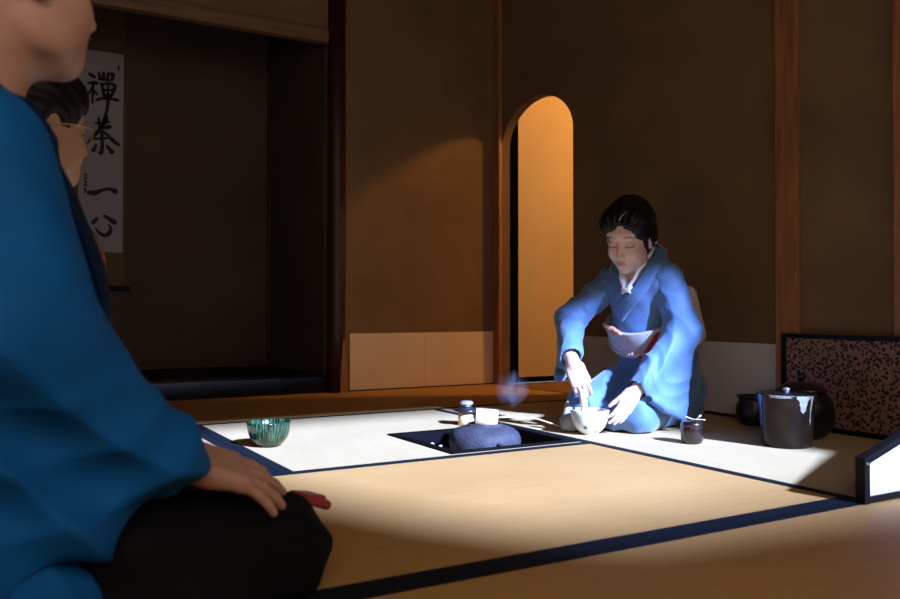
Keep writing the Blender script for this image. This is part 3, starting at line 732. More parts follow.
def mesh_of(name, parts, colour=None):
    vs = []; qs = []; off = 0
    for v, q in parts: vs.append(v); qs.append(q+off); off += len(v)
    vs = np.concatenate(vs); qs = np.concatenate(qs)
    me = bpy.data.meshes.new(name); me.vertices.add(len(vs)); me.vertices.foreach_set('co', vs.astype(np.float32).ravel())
    me.loops.add(len(qs)*4); me.loops.foreach_set('vertex_index', qs.ravel().astype(np.int32))
    me.polygons.add(len(qs)); me.polygons.foreach_set('loop_start', np.arange(0, len(qs)*4, 4, dtype=np.int32))
    me.polygons.foreach_set('use_smooth', np.ones(len(qs), bool))
    me.update(calc_edges=True); me.validate()
    if colour is not None:
        at = me.color_attributes.new('tone', 'FLOAT_COLOR', 'POINT')
        c = np.ones((len(vs), 4), np.float32); c[:, :3] = colour(vs); at.data.foreach_set('color', c.ravel())
    return me
def folds(vs, q, fn):
    """push vertices along their normals by fn(vertices)"""
    n = np.zeros_like(vs); a = np.cross(vs[q[:, 1]]-vs[q[:, 0]], vs[q[:, 3]]-vs[q[:, 0]])
    for k in range(4): np.add.at(n, q[:, k], a)
    n /= np.linalg.norm(n, axis=1)[:, None]+1e-12
    return vs+n*fn(vs)[:, None], q

def skin_mat(name, base, lip, dark):
    m, nt, b, out = new_mat(name)
    at = nt.nodes.new('ShaderNodeAttribute'); at.attribute_name = 'tone'
    sp = nt.nodes.new('ShaderNodeSeparateColor'); nt.links.new(at.outputs['Color'], sp.inputs[0])
    tc = nt.nodes.new('ShaderNodeTexCoord'); n = N(nt, 'ShaderNodeTexNoise'); n.inputs['Scale'].default_value = 30; nt.links.new(tc.outputs['Object'], n.inputs[0])
    r = ramp(nt, [(.3, tuple(c*.93 for c in base)), (.7, tuple(min(1, c*1.06) for c in base))]); nt.links.new(n.outputs[0], r.inputs[0])
    m1 = nt.nodes.new('ShaderNodeMix'); m1.data_type = 'RGBA'; m1.inputs[7].default_value = (*lip, 1); nt.links.new(sp.outputs[0], m1.inputs[0]); nt.links.new(r.outputs[0], m1.inputs[6])
    m2 = nt.nodes.new('ShaderNodeMix'); m2.data_type = 'RGBA'; m2.inputs[7].default_value = (*dark, 1); nt.links.new(sp.outputs[1], m2.inputs[0]); nt.links.new(m1.outputs[2], m2.inputs[6])
    nt.links.new(m2.outputs[2], b.inputs['Base Color']); b.inputs['Roughness'].default_value = .48
    b.inputs['Subsurface Weight'].default_value = .15; b.inputs['Subsurface Radius'].default_value = (.01, .004, .002); b.inputs['Subsurface Scale'].default_value = .5
    return m
M['skin_woman'] = skin_mat('fair skin', (.66, .44, .35), (.42, .14, .12), (.015, .01, .01))
M['skin_man'] = skin_mat('tanned skin', (.46, .25, .18), (.33, .13, .11), (.02, .014, .012))
M['skin_guest'] = skin_mat('warm skin', (.50, .28, .18), (.33, .12, .10), (.015, .01, .01))
M['hair_black'] = mat('black hair', (.006, .005, .005), .42, .3, 8, .5, 120, spec=.25, stretch=(3, 3, .4))
M['kimono_blue'] = mat('bright blue kimono silk', (.075, .165, .34), .62, .10, 18, .15, 500, sheen=.25)
M['kimono_lining'] = mat('pale kimono lining', (.42, .42, .45), .8, .08, 18)
M['white_collar'] = mat('white collar silk', (.78, .79, .85), .7, .03, 12)
M['obi_grey'] = mat('warm grey sash brocade', (.40, .38, .38), .65, .12, 60, .3, 260)
M['obi_pattern'] = mat('cream patterned sash', (.62, .56, .44), .7, .35, 55, .2, 300)
M['obi_red'] = mat('deep red sash motif', (.38, .015, .015), .6, .15, 30)
M['cord_pink'] = mat('pink white cord', (.66, .46, .48), .6, .25, 90)
M['sash_scarf'] = mat('mottled orange scarf', (.45, .22, .12), .7, .5, 90)
M['coat_blue'] = mat('indigo blue coat cloth', (.003, .100, .33), .72, .14, 9, .25, 420, spec=.15)
M['hakama_black'] = mat('black pleated skirt cloth', (.005, .005, .006), .8, .25, 20, .25, 420, spec=.1)
M['coat_lining'] = mat('dark navy coat band', (.003, .014, .045), .8, .2, 12, .2, 420, spec=.1)

def hand(F, W, d, n, tsign, curl=(.25, .3, .35, .4), bend=.35, spread=.1, s=1.0, k=.006, thumb=(.55, .35, .3), girl=True):
    """palm, four fingers of their own length, a thumb from the palm's side. W wrist, d pointing direction, n palm side"""
    d = unit(d); n = np.array(n, float); n = unit(n-d*(n@d)); t = np.cross(d, n)*tsign        # t points to the thumb side
    W = np.array(W, float); R = np.array([d, t, n])
    F.add(rbox(W+d*.045*s, (.045*s, .036*s, .0125*s), R, .0115*s), .012)
    F.add(ell(W+d*.028*s+t*.020*s+n*.008*s, (.030*s, .017*s, .014*s), R), .012)
    F.add(ell(W+d*.03*s-t*.022*s+n*.006*s, (.030*s, .012*s, .012*s), R), .012)
    L = (.070, .078, .073, .058); off = (.027, .009, -.009, -.026); rad = (.0082, .0086, .0082, .0072)
    tips = []
    for i in range(4):
        base = W+d*(.084-.004*abs(i-1))*s+t*off[i]*s
        a = spread*(1.5-i); c = curl[i]
        dirn = d*math.cos(a)+t*math.sin(a)
        p = base; ln = [L[i]*.45*s, L[i]*.31*s, L[i]*.24*s]; r = rad[i]*s; ang = c
        F.add(cap(base-dirn*.02*s, base, r*1.08, r*1.12), k)
        for j in range(3):
            q = p+(dirn*math.cos(ang)+n*math.sin(ang))*ln[j]
            F.add(cap(p, q, r*(1.04-.09*j), r*(.95-.09*j)), .003)
            p = q; ang += bend+c*.5
        tips.append(p)
    a0, a1, a2 = thumb
    p = W+d*.018*s+t*.026*s+n*.004*s
    dr = unit(d*math.cos(a0)+t*math.sin(a0)+n*a1); q = p+dr*.038*s
    F.add(cap(p, q, .0125*s, .0100*s), .010)
    dr2 = unit(dr+n*a2*.5+d*.35); q2 = q+dr2*.030*s; F.add(cap(q, q2, .0098*s, .0088*s), .003)
    dr3 = unit(dr2+n*a2*.4+d*.25); F.add(cap(q2, q2+dr3*.022*s, .0088*s, .0072*s), .003)
    return tips

def head(F, Cn, R, s=1.0, female=True, mouth_open=0, jaw=1.0):
    """skull, jaw, brow, nose, lips, lids and ears in the head frame; returns a function from head-frame to body-frame"""
    Cn = np.array(Cn, float)
    def T(x, y, z): return Cn+s*(x*R[0]+y*R[1]+z*R[2])
    def E(c, r, k=.012): F.add(ell(T(*c), [a*s for a in r], R), k)
    E((-.012, 0, .035), (.092, .074, .083), .02)
    E((.022, 0, -.030), (.066, (.056 if female else .060)*jaw, .070), .03)
    E((.045, 0, -.072), (.040, (.033 if female else .040)*jaw, .034), .03)
    E((.066, 0, -.094), (.018, .019*jaw, .014), .02)
    for y in (-1, 1):
        E((.052, y*.036, -.034), (.030, .022, .028), .02)
        E((.02, y*.045*jaw, -.066), (.030, .014, .026), .02)
    E((.070, 0, .036), (.018, .052, .016 if female else .018), .02)
    for y in (-1, 1): F.cut(ell(T(.094, y*.031, .004), (.014*s, .016*s, .010*s), R), .012)
    for y in (-1, 1): E((.070, y*.031, .002), (.0145, .0145, .0125), .004)
    for y in (-1, 1): E((.0755, y*.031, -.0035), (.0105, .0135, .0045), .003)
    F.add(cap(T(.080, 0, .010), T(.104, 0, -.030), .0065*s, .0085*s), .012)
    E((.101, 0, -.034), (.0095, .0085, .0075), .006)
    for y in (-1, 1): E((.092, y*.0105, -.037), (.0075 if female else .0085, .005 if female else .0062, .0058), .005)
    for y in (-1, 1): F.cut(ell(T(.098, y*.006, -.0435), (.004*s, .0028*s, .004*s), R), .002)
    E((.084, 0, -.0605), (.0095, .0140 if female else .020, .0042), .005)
    E((.083, 0, -.0690), (.0092, .0110 if female else .017, .0048), .005)
    F.cut(ell(T(.0955, 0, -.065), (.006*s, .022*s, .0012*s), R), .003)
    for y in (-1, 1):
        c = T(-.006, y*.074, -.006); Re = frame_from(R[0]*.96+y*R[1]*.25, R[2])
        F.add(ell(c, (.019*s, .007*s, .031*s), Re), .006); F.cut(ell(c+s*(y*R[1]*.006+R[0]*.002), (.011*s, .005*s, .019*s), Re), .004)
        F.add(ell(T(-.002, y*.073, -.032), (.008*s, .005*s, .009*s), R), .006)
    return T

def face_tone(T, R, Cn, s, brow=.9, lipw=1.0, lash=1.0, stubble=0):
    def fn(vs):
        q = (vs-np.array(Cn)) @ R.T/s; x, y, z = q[:, 0], q[:, 1], q[:, 2]; out = np.zeros((len(vs), 3), np.float32); front = np.clip((x-.055)/.01, 0, 1)
        lips = np.exp(-((y/.0135)**4+((z+.065)/.0080)**4))*np.clip((x-.075)/.006, 0, 1); out[:, 0] = np.clip(lips*lipw, 0, 1)
        ay = np.abs(y)
        bz = .0275+.004*np.sin((ay-.012)/.04*PI)
        br = np.exp(-(((ay-.033)/.0185)**6+((z-bz)/.0036)**4))*brow*front
        ls = np.exp(-(((ay-.031)/.0155)**6+((z-(-.0055-.10*(ay-.031)**1*0))/.0030)**4))*lash*front
        cav = np.exp(-((x-.0)**2/.01**2+(ay-.078)**2/.006**2+(z+.006)**2/.014**2))*.0
        out[:, 1] = np.clip(br+ls+cav, 0, 1); return out
    return fn

def snap_ribbon(name, tree, pts, width, thick, m, parent, lift=.002, steps=10, roll=None, twist_up=None):
    """cloth band laid on a garment surface: pts are snapped to the surface, the band follows its normals"""
    P = []
    n = len(pts)
    for i in range(n-1):
        p0, p1, p2, p3 = (Vector(pts[max(i-1, 0)]), Vector(pts[i]), Vector(pts[i+1]), Vector(pts[min(i+2, n-1)]))
        for k in range(steps):
            t = k/steps; P.append(.5*((2*p1)+(p2-p0)*t+(2*p0-5*p1+4*p2-p3)*t*t+(-p0+3*p1-3*p2+p3)*t**3))
    P.append(Vector(pts[-1]))
    S = []
    for p in P:
        loc, nor, _, dist = tree.find_nearest(p); S.append((loc, nor))
    # smooth
    L_ = [s[0] for s in S]; Nn = [s[1] for s in S]
    for it in range(4):
        L_ = [L_[0]]+[(L_[i-1]+2*L_[i]+L_[i+1])/4 for i in range(1, len(L_)-1)]+[L_[-1]]
        Nn = [Nn[0]]+[((Nn[i-1]+2*Nn[i]+Nn[i+1])/4).normalized() for i in range(1, len(Nn)-1)]+[Nn[-1]]
    bm = bmesh.new(); rings = []
    for i, (p, nr) in enumerate(zip(L_, Nn)):
        d = (L_[min(i+1, len(L_)-1)]-L_[max(i-1, 0)]).normalized(); sd = d.cross(nr).normalized(); nr = sd.cross(d).normalized()
        w = (width[0]+(width[1]-width[0])*i/(len(L_)-1)) if hasattr(width, '__len__') else width
        c = p+nr*lift; ring = []
        for a, b in ((-.5, 0), (-.5, .6), (-.42, 1), (0, 1.15), (.42, 1), (.5, .6), (.5, 0), (0, -.1)):
            ring.append(bm.verts.new(c+sd*a*w+nr*b*thick))
        rings.append(ring)
    k = 8
    for A, B in zip(rings, rings[1:]):
        for i in range(k): bm.faces.new((A[i], A[(i+1) % k], B[(i+1) % k], B[i]))
    bm.faces.new(rings[0][::-1]); bm.faces.new(rings[-1])
    return obj(name, bm, m, parent, True)
from mathutils.bvhtree import BVHTree
def tree_of(vs, q): return BVHTree.FromPolygons([Vector(v) for v in vs], [tuple(int(i) for i in a) for a in q])

# ------------------------------------------------------------------ the woman in the blue kimono
def build_host():
    loc = (2.224, 2.283, 0); rz = math.radians(200.2)
    # head frame: bowed over the bowl
    R = rot_zyx(math.radians(4), math.radians(24), math.radians(-4)); Cn = np.array([.268, .010, .660])
    Fh = Field((.08, -.14, .45), (.44, .14, .82), .0026)
    head(Fh, Cn, R, .98, True, jaw=.95)
    Fh.add(cap((.17, 0, .50), (.225, 0, .60), .052, .047), .03)
    hd = Fh.mesh(2)
    # hands and forearms
    Fr = Field((.28, -.32, .08), (.58, .04, .46), .0026)
    rw = np.array([.462, -.098, .228]); Fr.add(cap((.398, -.17, .305), rw, .029, .0235), .01)
    Fr.add(cap(rw, rw+V(-.01, .01, -.03), .0225, .021), .01)
    rw = rw+V(0, 0, -.003); back = np.array([-.77, -.62, .05])
    hand(Fr, rw, (-.08, .36, -.93), back, 1, curl=(.30, .34, .38, .42), bend=.40, spread=.03, s=.86, thumb=(.35, .9, .6))
    rh = Fr.mesh(1)
    Fl = Field((.15, -.06, -.01), (.58, .26, .40), .0026)
    lw = np.array([.401, .096, .138]); Fl.add(cap((.32, .135, .21), lw, .028, .0225), .01)
    hand(Fl, lw, (.50, -.30, -.81), (-.40, -.92, .0), -1, curl=(.16, .12, .10, .08), bend=.16, spread=.02, s=.80, thumb=(.30, .30, .2))
    lh = Fl.mesh(1)
    # hidden torso and legs that carry the clothes
    Fb = Field((-.25, -.28, 0), (.5, .28, .62), .008)
    Fb.add(cap((.02, 0, .2), (.10, 0, .36), .09, .08), .05); Fb.add(cap((.10, 0, .36), (.15, 0, .48), .08, .055), .04)
    Fb.add(cap((.15, 0, .48), (.19, 0, .56), .04, .04), .03); Fb.add(cap((.165, -.09, .50), (.165, .09, .50), .034, .034), .03)
    for sy, e in ((-1, (.31, -.23, .38)), (1, (.20, .175, .34))):
        Fb.add(cap((.165, sy*.09, .50), e, .032, .03), .02); Fb.add(cap(e, (.40, -.165, .30) if sy < 0 else (.33, .13, .205), .03, .022), .02)
        Fb.add(cap((.0, sy*.07, .13), (.32, sy*.08, .08), .065, .045), .04); Fb.add(cap((.32, sy*.08, .055), (-.04, sy*.07, .045), .04, .03), .02)
    bd = Fb.mesh(2)
    tone = face_tone(None, R, Cn, .98, brow=.75, lipw=.85, lash=.95)
    me = mesh_of('person', [hd, rh, lh, bd], tone)
    p = obj('person', me, 'skin_woman', None, False, loc); p.rotation_euler = (0, 0, rz)
    tag(p, 'person in a bright blue kimono kneeling and whisking tea, head bowed, black hair pinned up', 'person')
    # hair
    def T(x, y, z): return Cn+.98*(x*R[0]+y*R[1]+z*R[2])
    G = Field((.05, -.17, .52), (.46, .17, .86), .003)
    G.add(ell(T(-.022, 0, .052), (.100, .082, .094), R), .02)
    for sy in (-1, 1):
        G.add(ell(T(.022, sy*.046, .066), (.058, .040, .046), R), .03); G.add(ell(T(-.030, sy*.048, .000), (.050, .040, .050), R), .03)
    G.add(ell(T(-.105, 0, .035), (.045, .060, .055), R), .03)
    # forehead opening: two sweeps meeting under the side parting
    for cy, rr in ((.004, .124), (-.034, .090), (.032, .106)):
        G.cut(ell(T(.115, cy, -.034), (.074, .036, rr), R), .008)
    G.cut(ell(T(.085, -.002, -.055), (.060, .070, .080), R), .010)
    G.cut(ell(T(.03, 0, -.115), (.08, .12, .06), R), .015)
    for sy in (-1, 1): G.cut(ell(T(.0, sy*.094, -.028), (.024, .022, .028), R), .01)
    v, q = G.mesh(2)
    def strands(vs):
        qq = (vs-Cn) @ R.T; a = np.arctan2(qq[:, 1], qq[:, 2]+.06); return .0011*np.sin(a*46+qq[:, 0]*16)+.0008*np.sin(a*91)
    v, q = folds(v, q, strands)
    obj('hair', mesh_of('hair', [(v, q)]), 'hair_black', p)
    pin = obj('hair_pin', tube([T(.060, .026, .116), T(.074, .014, .106), T(.083, .006, .093)], .0013, 6), 'silver', p, True); pin['label'] = 'thin pale hair pin'
    # kimono body: torso, lap and both sleeves
    h = .0055
    K = Field((-.30, -.36, -.02), (.50, .36, .66), h)
    K.add(cap((.0, 0, .20), (.105, 0, .34), .140, .122), .05)
    K.add(cap((.105, 0, .34), (.165, 0, .46), .122, .100), .05)
    K.add(cap((.172, -.085, .500), (.172, .080, .500), .066, .066), .05)
    K.add(cap((.155, -.040, .555), (.155, .040, .555), .056, .056), .05)
    K.add(cap((.125, -.030, .595), (.125, .030, .595), .046, .046), .03)
    # lap: thighs, tucked shins, spread hem
    K.add(cap((.02, -.08, .125), (.345, -.105, .074), .112, .080), .04)
    K.add(cap((.02, .060, .125), (.335, .070, .068), .112, .074), .04)
    K.add(cap((.36, -.10, .04), (.35, .08, .04), .045, .045), .04)
    K.add(ell((.05, -.03, .03), (.27, .165, .085)), .05)
    K.add(cap((-.11, -.08, .05), (-.10, .04, .05), .060, .060), .07)
    K.cut(cap((.13, .0, .56), (.30, 0, .70), .046, .085), .012)
    K.cut(ell((.255, 0, .555), (.055, .036, .075)), .010)
    K.clip(lambda P: .004-P[..., 2])
    v, q = K.mesh(2)
    base_tree = tree_of(v, q)
    def win(a, lo, hi, s): return 1/(1+np.exp(-(a-lo)/s))*1/(1+np.exp((a-hi)/s))
    def ridge(ph): return 1-np.abs(np.sin(ph))*2
    def wob(vs, f): return np.sin(vs[:, 0]*f+1.3*np.sin(vs[:, 1]*f*.7+2))+np.sin(vs[:, 1]*f*1.1+1.1*np.sin(vs[:, 2]*f*.8))+np.sin(vs[:, 2]*f*.9+vs[:, 0]*f*.5+4)
    def fo(vs):
        x, y, z = vs[:, 0], vs[:, 1], vs[:, 2]; w = wob(vs, 22)
        o = .0028*ridge(y*38+z*14+w*.7)*win(z, .40, .56, .02)*win(np.abs(y), .04, .3, .02)
        lp = win(z, -.1, .2, .02)*win(x, .05, .5, .03)
        o += .0040*ridge(y*26-x*12+z*20+w*.8)*lp+.0018*np.sin(w*2.2)
        sd = win(np.abs(y), .10, .5, .02)*win(z, -.1, .25, .03)*win(x, -.4, .15, .03); o += .0055*ridge(x*22+z*12+w*.5)*sd
        return o
    v, q = folds(v, q, fo)
    v[:, 2] = np.maximum(v[:, 2], .0025)
    obj('kimono', mesh_of('kimono', [(v, q)]), 'kimono_blue', p)
    # wide sleeves, each a hanging bag round the forearm
    def sleeve(lo, hi, arm, bag_top, bag_bot, nrm, cuff, phase, th=.016, n=7):
        S = Field(lo, hi, .0045)
        for a, b, ra, rb in arm: S.add(cap(a, b, ra, rb), .03)
        for i in range(n):
            t = i/(n-1); a = np.array(bag_top[0])*(1-t)+np.array(bag_top[1])*t; b = np.array(bag_bot[0])*(1-t)+np.array(bag_bot[1])*t
            S.add(cap(a, b, th*1.7, th), .022)
        for c in cuff: S.cut(cap(*c), .006)
        S.clip(lambda P: .006-P[..., 2])
        v, q = S.mesh(2)
        def f(vs):
            w = wob(vs, 20); d = np.array(arm[-1][1])-np.array(arm[-1][0]); d = d/np.linalg.norm(d); u = vs@d; c = np.cross(d, nrm); c = c/np.linalg.norm(c); k = vs@c
            return .0032*ridge(u*17+k*20+w*1.2+phase)+.0014*ridge(u*44-k*14+w*1.8)+.0010*np.sin(w*2.5)
        return folds(v, q, f)
    rs = sleeve((.10, -.37, .08), (.52, .02, .62), [((.172, -.104, .512), (.305, -.205, .378), .058, .050), ((.305, -.205, .378), (.440, -.122, .262), .050, .042)],
        ((.300, -.205, .355), (.440, -.127, .262)), ((.345, -.210, .215), (.412, -.185, .172)), np.array([.77, .64, 0]), [((.415, -.145, .285), (.51, -.06, .19), .033, .036), ((.425, -.175, .205), (.48, -.135, .16), .012, .018)], 0)
    o = obj('sleeve', mesh_of('sleeve', [rs]), 'kimono_blue', p); o['label'] = 'blue sleeve over the whisking arm'
    ls = sleeve((.05, -.02, .0), (.50, .36, .62), [((.175, .105, .515), (.200, .178, .34), .060, .058), ((.200, .178, .34), (.375, .108, .160), .058, .042)],
        ((.190, .180, .30), (.370, .112, .155)), ((.250, .198, .050), (.365, .142, .112)), np.array([.49, .87, 0]), [((.345, .122, .19), (.46, .072, .085), .030, .034), ((.37, .14, .125), (.40, .12, .105), .008, .012)], 1.5)
    o = obj('sleeve', mesh_of('sleeve', [ls]), 'kimono_blue', p); o['label'] = 'blue sleeve hanging over the arm that steadies the bowl'
    tr = tree_of(v, q)
    # collar bands: over kimono cloth; left over right
    band = lambda nm, pts, w, th, m, lift=.002: snap_ribbon(nm, tr, pts, w, th, m, p, lift)
    a = band('collar', [(.075, .0, .635), (.110, .052, .630), (.155, .074, .600), (.205, .074, .555), (.250, .056, .495), (.275, .010, .435), (.270, -.055, .380)], (.034, .050), .006, 'kimono_blue', .004)
    b = band('collar', [(.075, .0, .635), (.110, -.050, .630), (.155, -.068, .600), (.205, -.066, .555), (.250, -.036, .495), (.265, -.008, .465)], (.034, .044), .005, 'kimono_blue', .002)
    c = band('under_collar', [(.095, 0, .635), (.135, .034, .632), (.178, .048, .600), (.222, .042, .555), (.252, .020, .505), (.264, .000, .470)], (.030, .042), .010, 'white_collar', .007); c['label'] = 'white inner collar'
    d = band('under_collar', [(.095, 0, .635), (.135, -.034, .632), (.178, -.046, .600), (.222, -.038, .555), (.252, -.014, .508), (.264, .006, .470)], (.030, .042), .009, 'white_collar', .006); d['label'] = 'white inner collar'
    # sash (obi): band round the leaning torso
    ax = unit((.50, 0, .87)); Ro = frame_from((ax[2], 0, -ax[0]), ax)
    def ring(name, c, ra, rb, hz, m, th=.012, n=72, bul=.004):
        bm = bmesh.new(); c = np.array(c); rows = []
        for (dr, dz) in ((0, -1), (bul*.6, -.93), (bul, 0), (bul*.6, .93), (0, 1), (-th, .98), (-th, -.98)):
            rows.append([bm.verts.new(c+Ro[0]*(ra+dr)*math.cos(2*PI*i/n)+Ro[1]*(rb+dr)*math.sin(2*PI*i/n)+Ro[2]*hz*dz) for i in range(n)])
        rows.append(rows[0])
        for A, B in zip(rows, rows[1:]):
            for i in range(n): bm.faces.new((A[i], A[(i+1) % n], B[(i+1) % n], B[i]))
        return obj(name, bm, m, p, True)
    oc = np.array([.113, 0, .352])
    s = ring('obi', oc, .143, .140, .050, 'obi_grey'); s['label'] = 'warm grey wide sash'
    g = ring('obi_cord', oc-ax*.030+Ro[0]*.002, .146, .143, .0045, 'obi_grey', .006, bul=.005)
    # red motif on the left front of the sash, knot and scarf above it
    def patch(name, a0, a1, z0f, z1f, m, off):
        bm = bmesh.new(); n = 12; rows = []
        for j in range(7):
            v_ = j/6; row = []
            for i in range(n+1):
                u = i/n; aa = a0+(a1-a0)*u; zz = z0f(u)+(z1f(u)-z0f(u))*v_
                row.append(bm.verts.new(oc+Ro[0]*(.143+off)*math.cos(aa)+Ro[1]*(.140+off)*math.sin(aa)+Ro[2]*zz))
            rows.append(row)
        for A, B in zip(rows, rows[1:]):
            for i in range(n): bm.faces.new((A[i], A[i+1], B[i+1], B[i]))
        return obj(name, bm, m, p, True)
    patch('sash_motif', .08, .80, lambda u: -.046, lambda u: -.046+.085*min(1, u*1.25)**1.3+.001, 'obi_red', .0052)['label'] = 'deep red motif on the sash'
    kc = oc+Ro[0]*.154*math.cos(.03)+Ro[1]*.15*math.sin(.03)-ax*.030
    bm = bmesh.new()
    for i, (dy, dz, r) in enumerate([(-.012, 0, .008), (.0, .002, .010), (.012, 0, .008), (.022, .004, .005), (-.022, -.003, .005)]):
        t = bmesh.new(); bmesh.ops.create_icosphere(t, subdivisions=2, radius=r)
        merge(bm, t, Matrix.Translation(Vector(kc+Ro[1]*dy+Ro[2]*dz)))
    obj('cord_knot', bm, 'cord_pink', p, True)
    Sc = Field((.05, -.20, .30), (.34, .06, .50), .003)
    sp_ = [oc+ax*(.056+.004*math.sin(k*2.1))+Ro[0]*.146*math.cos(a)+Ro[1]*.143*math.sin(a) for k, a in enumerate((-.95, -.8, -.65, -.5, -.36, -.22))]
    for a, b in zip(sp_, sp_[1:]): Sc.add(cap(a, b, .0085, .0095), .006)
    Sc.add(ell(sp_[3]+ax*.004, (.016, .018, .012)), .006)
    obj('sash_scarf', mesh_of('sash_scarf', [Sc.mesh(2)]), 'sash_scarf', p)['label'] = 'mottled orange scarf peeping over the sash'
    # folded drum bow at the back
    B_ = Field((-.20, -.18, .22), (.12, .18, .58), .006)
    B_.add(rbox((-.050, 0, .385), (.045, .128, .118), frame_from((ax[2], 0, -ax[0]), ax), .03), .01)
    B_.add(rbox((-.085, 0, .32), (.02, .10, .07), frame_from((ax[2], 0, -ax[0]), ax), .015), .02)
    obj('obi_bow', mesh_of('obi_bow', [B_.mesh(2)]), 'obi_pattern', p)['label'] = 'cream patterned bow of the sash at her back'
    # white under robe showing at the right knee
    U = Field((.30, -.28, -.01), (.50, -.02, .14), .004)
    U.add(cap((.395, -.150, .075), (.455, -.110, .015), .022, .034, ((.5, .8, 0), .7)), .02); U.add(cap((.40, -.165, .02), (.455, -.105, .02), .024, .03), .03)
    U.clip(lambda P: .003-P[..., 2])
    obj('under_robe', mesh_of('under_robe', [U.mesh(2)]), 'kimono_lining', p)['label'] = 'white under robe showing at the knee'
    return p
build_host()

# ------------------------------------------------------------------ patterned kimono cloth of the second guest
m, nt, b, out = new_mat('brown patterned kimono cloth')
tc = nt.nodes.new('ShaderNodeTexCoord'); v_ = nt.nodes.new('ShaderNodeTexVoronoi'); v_.inputs['Scale'].default_value = 30; nt.links.new(tc.outputs['Object'], v_.inputs['Vector'])
r = ramp(nt, [(.1, (.20, .08, .04)), (.35, (.06, .04, .03)), (.55, (.17, .13, .09)), (.75, (.30, .22, .15)), (.9, (.06, .08, .06))]); r.color_ramp.interpolation = 'CONSTANT'
sp = nt.nodes.new('ShaderNodeSeparateColor'); nt.links.new(v_.outputs['Color'], sp.inputs[0]); nt.links.new(sp.outputs[0], r.inputs[0]); nt.links.new(r.outputs[0], b.inputs['Base Color']); b.inputs['Roughness'].default_value = .8
M['kimono_brown'] = m
M['gold_wire'] = mat('thin gold wire', (.55, .40, .20), .3, .1, 20, metal=.8)
def gen_wob(vs, f): return np.sin(vs[:, 0]*f+1.3*np.sin(vs[:, 1]*f*.7+2))+np.sin(vs[:, 1]*f*1.1+1.1*np.sin(vs[:, 2]*f*.8))+np.sin(vs[:, 2]*f*.9+vs[:, 0]*f*.5+4)
def gen_ridge(ph): return 1-np.abs(np.sin(ph))*2

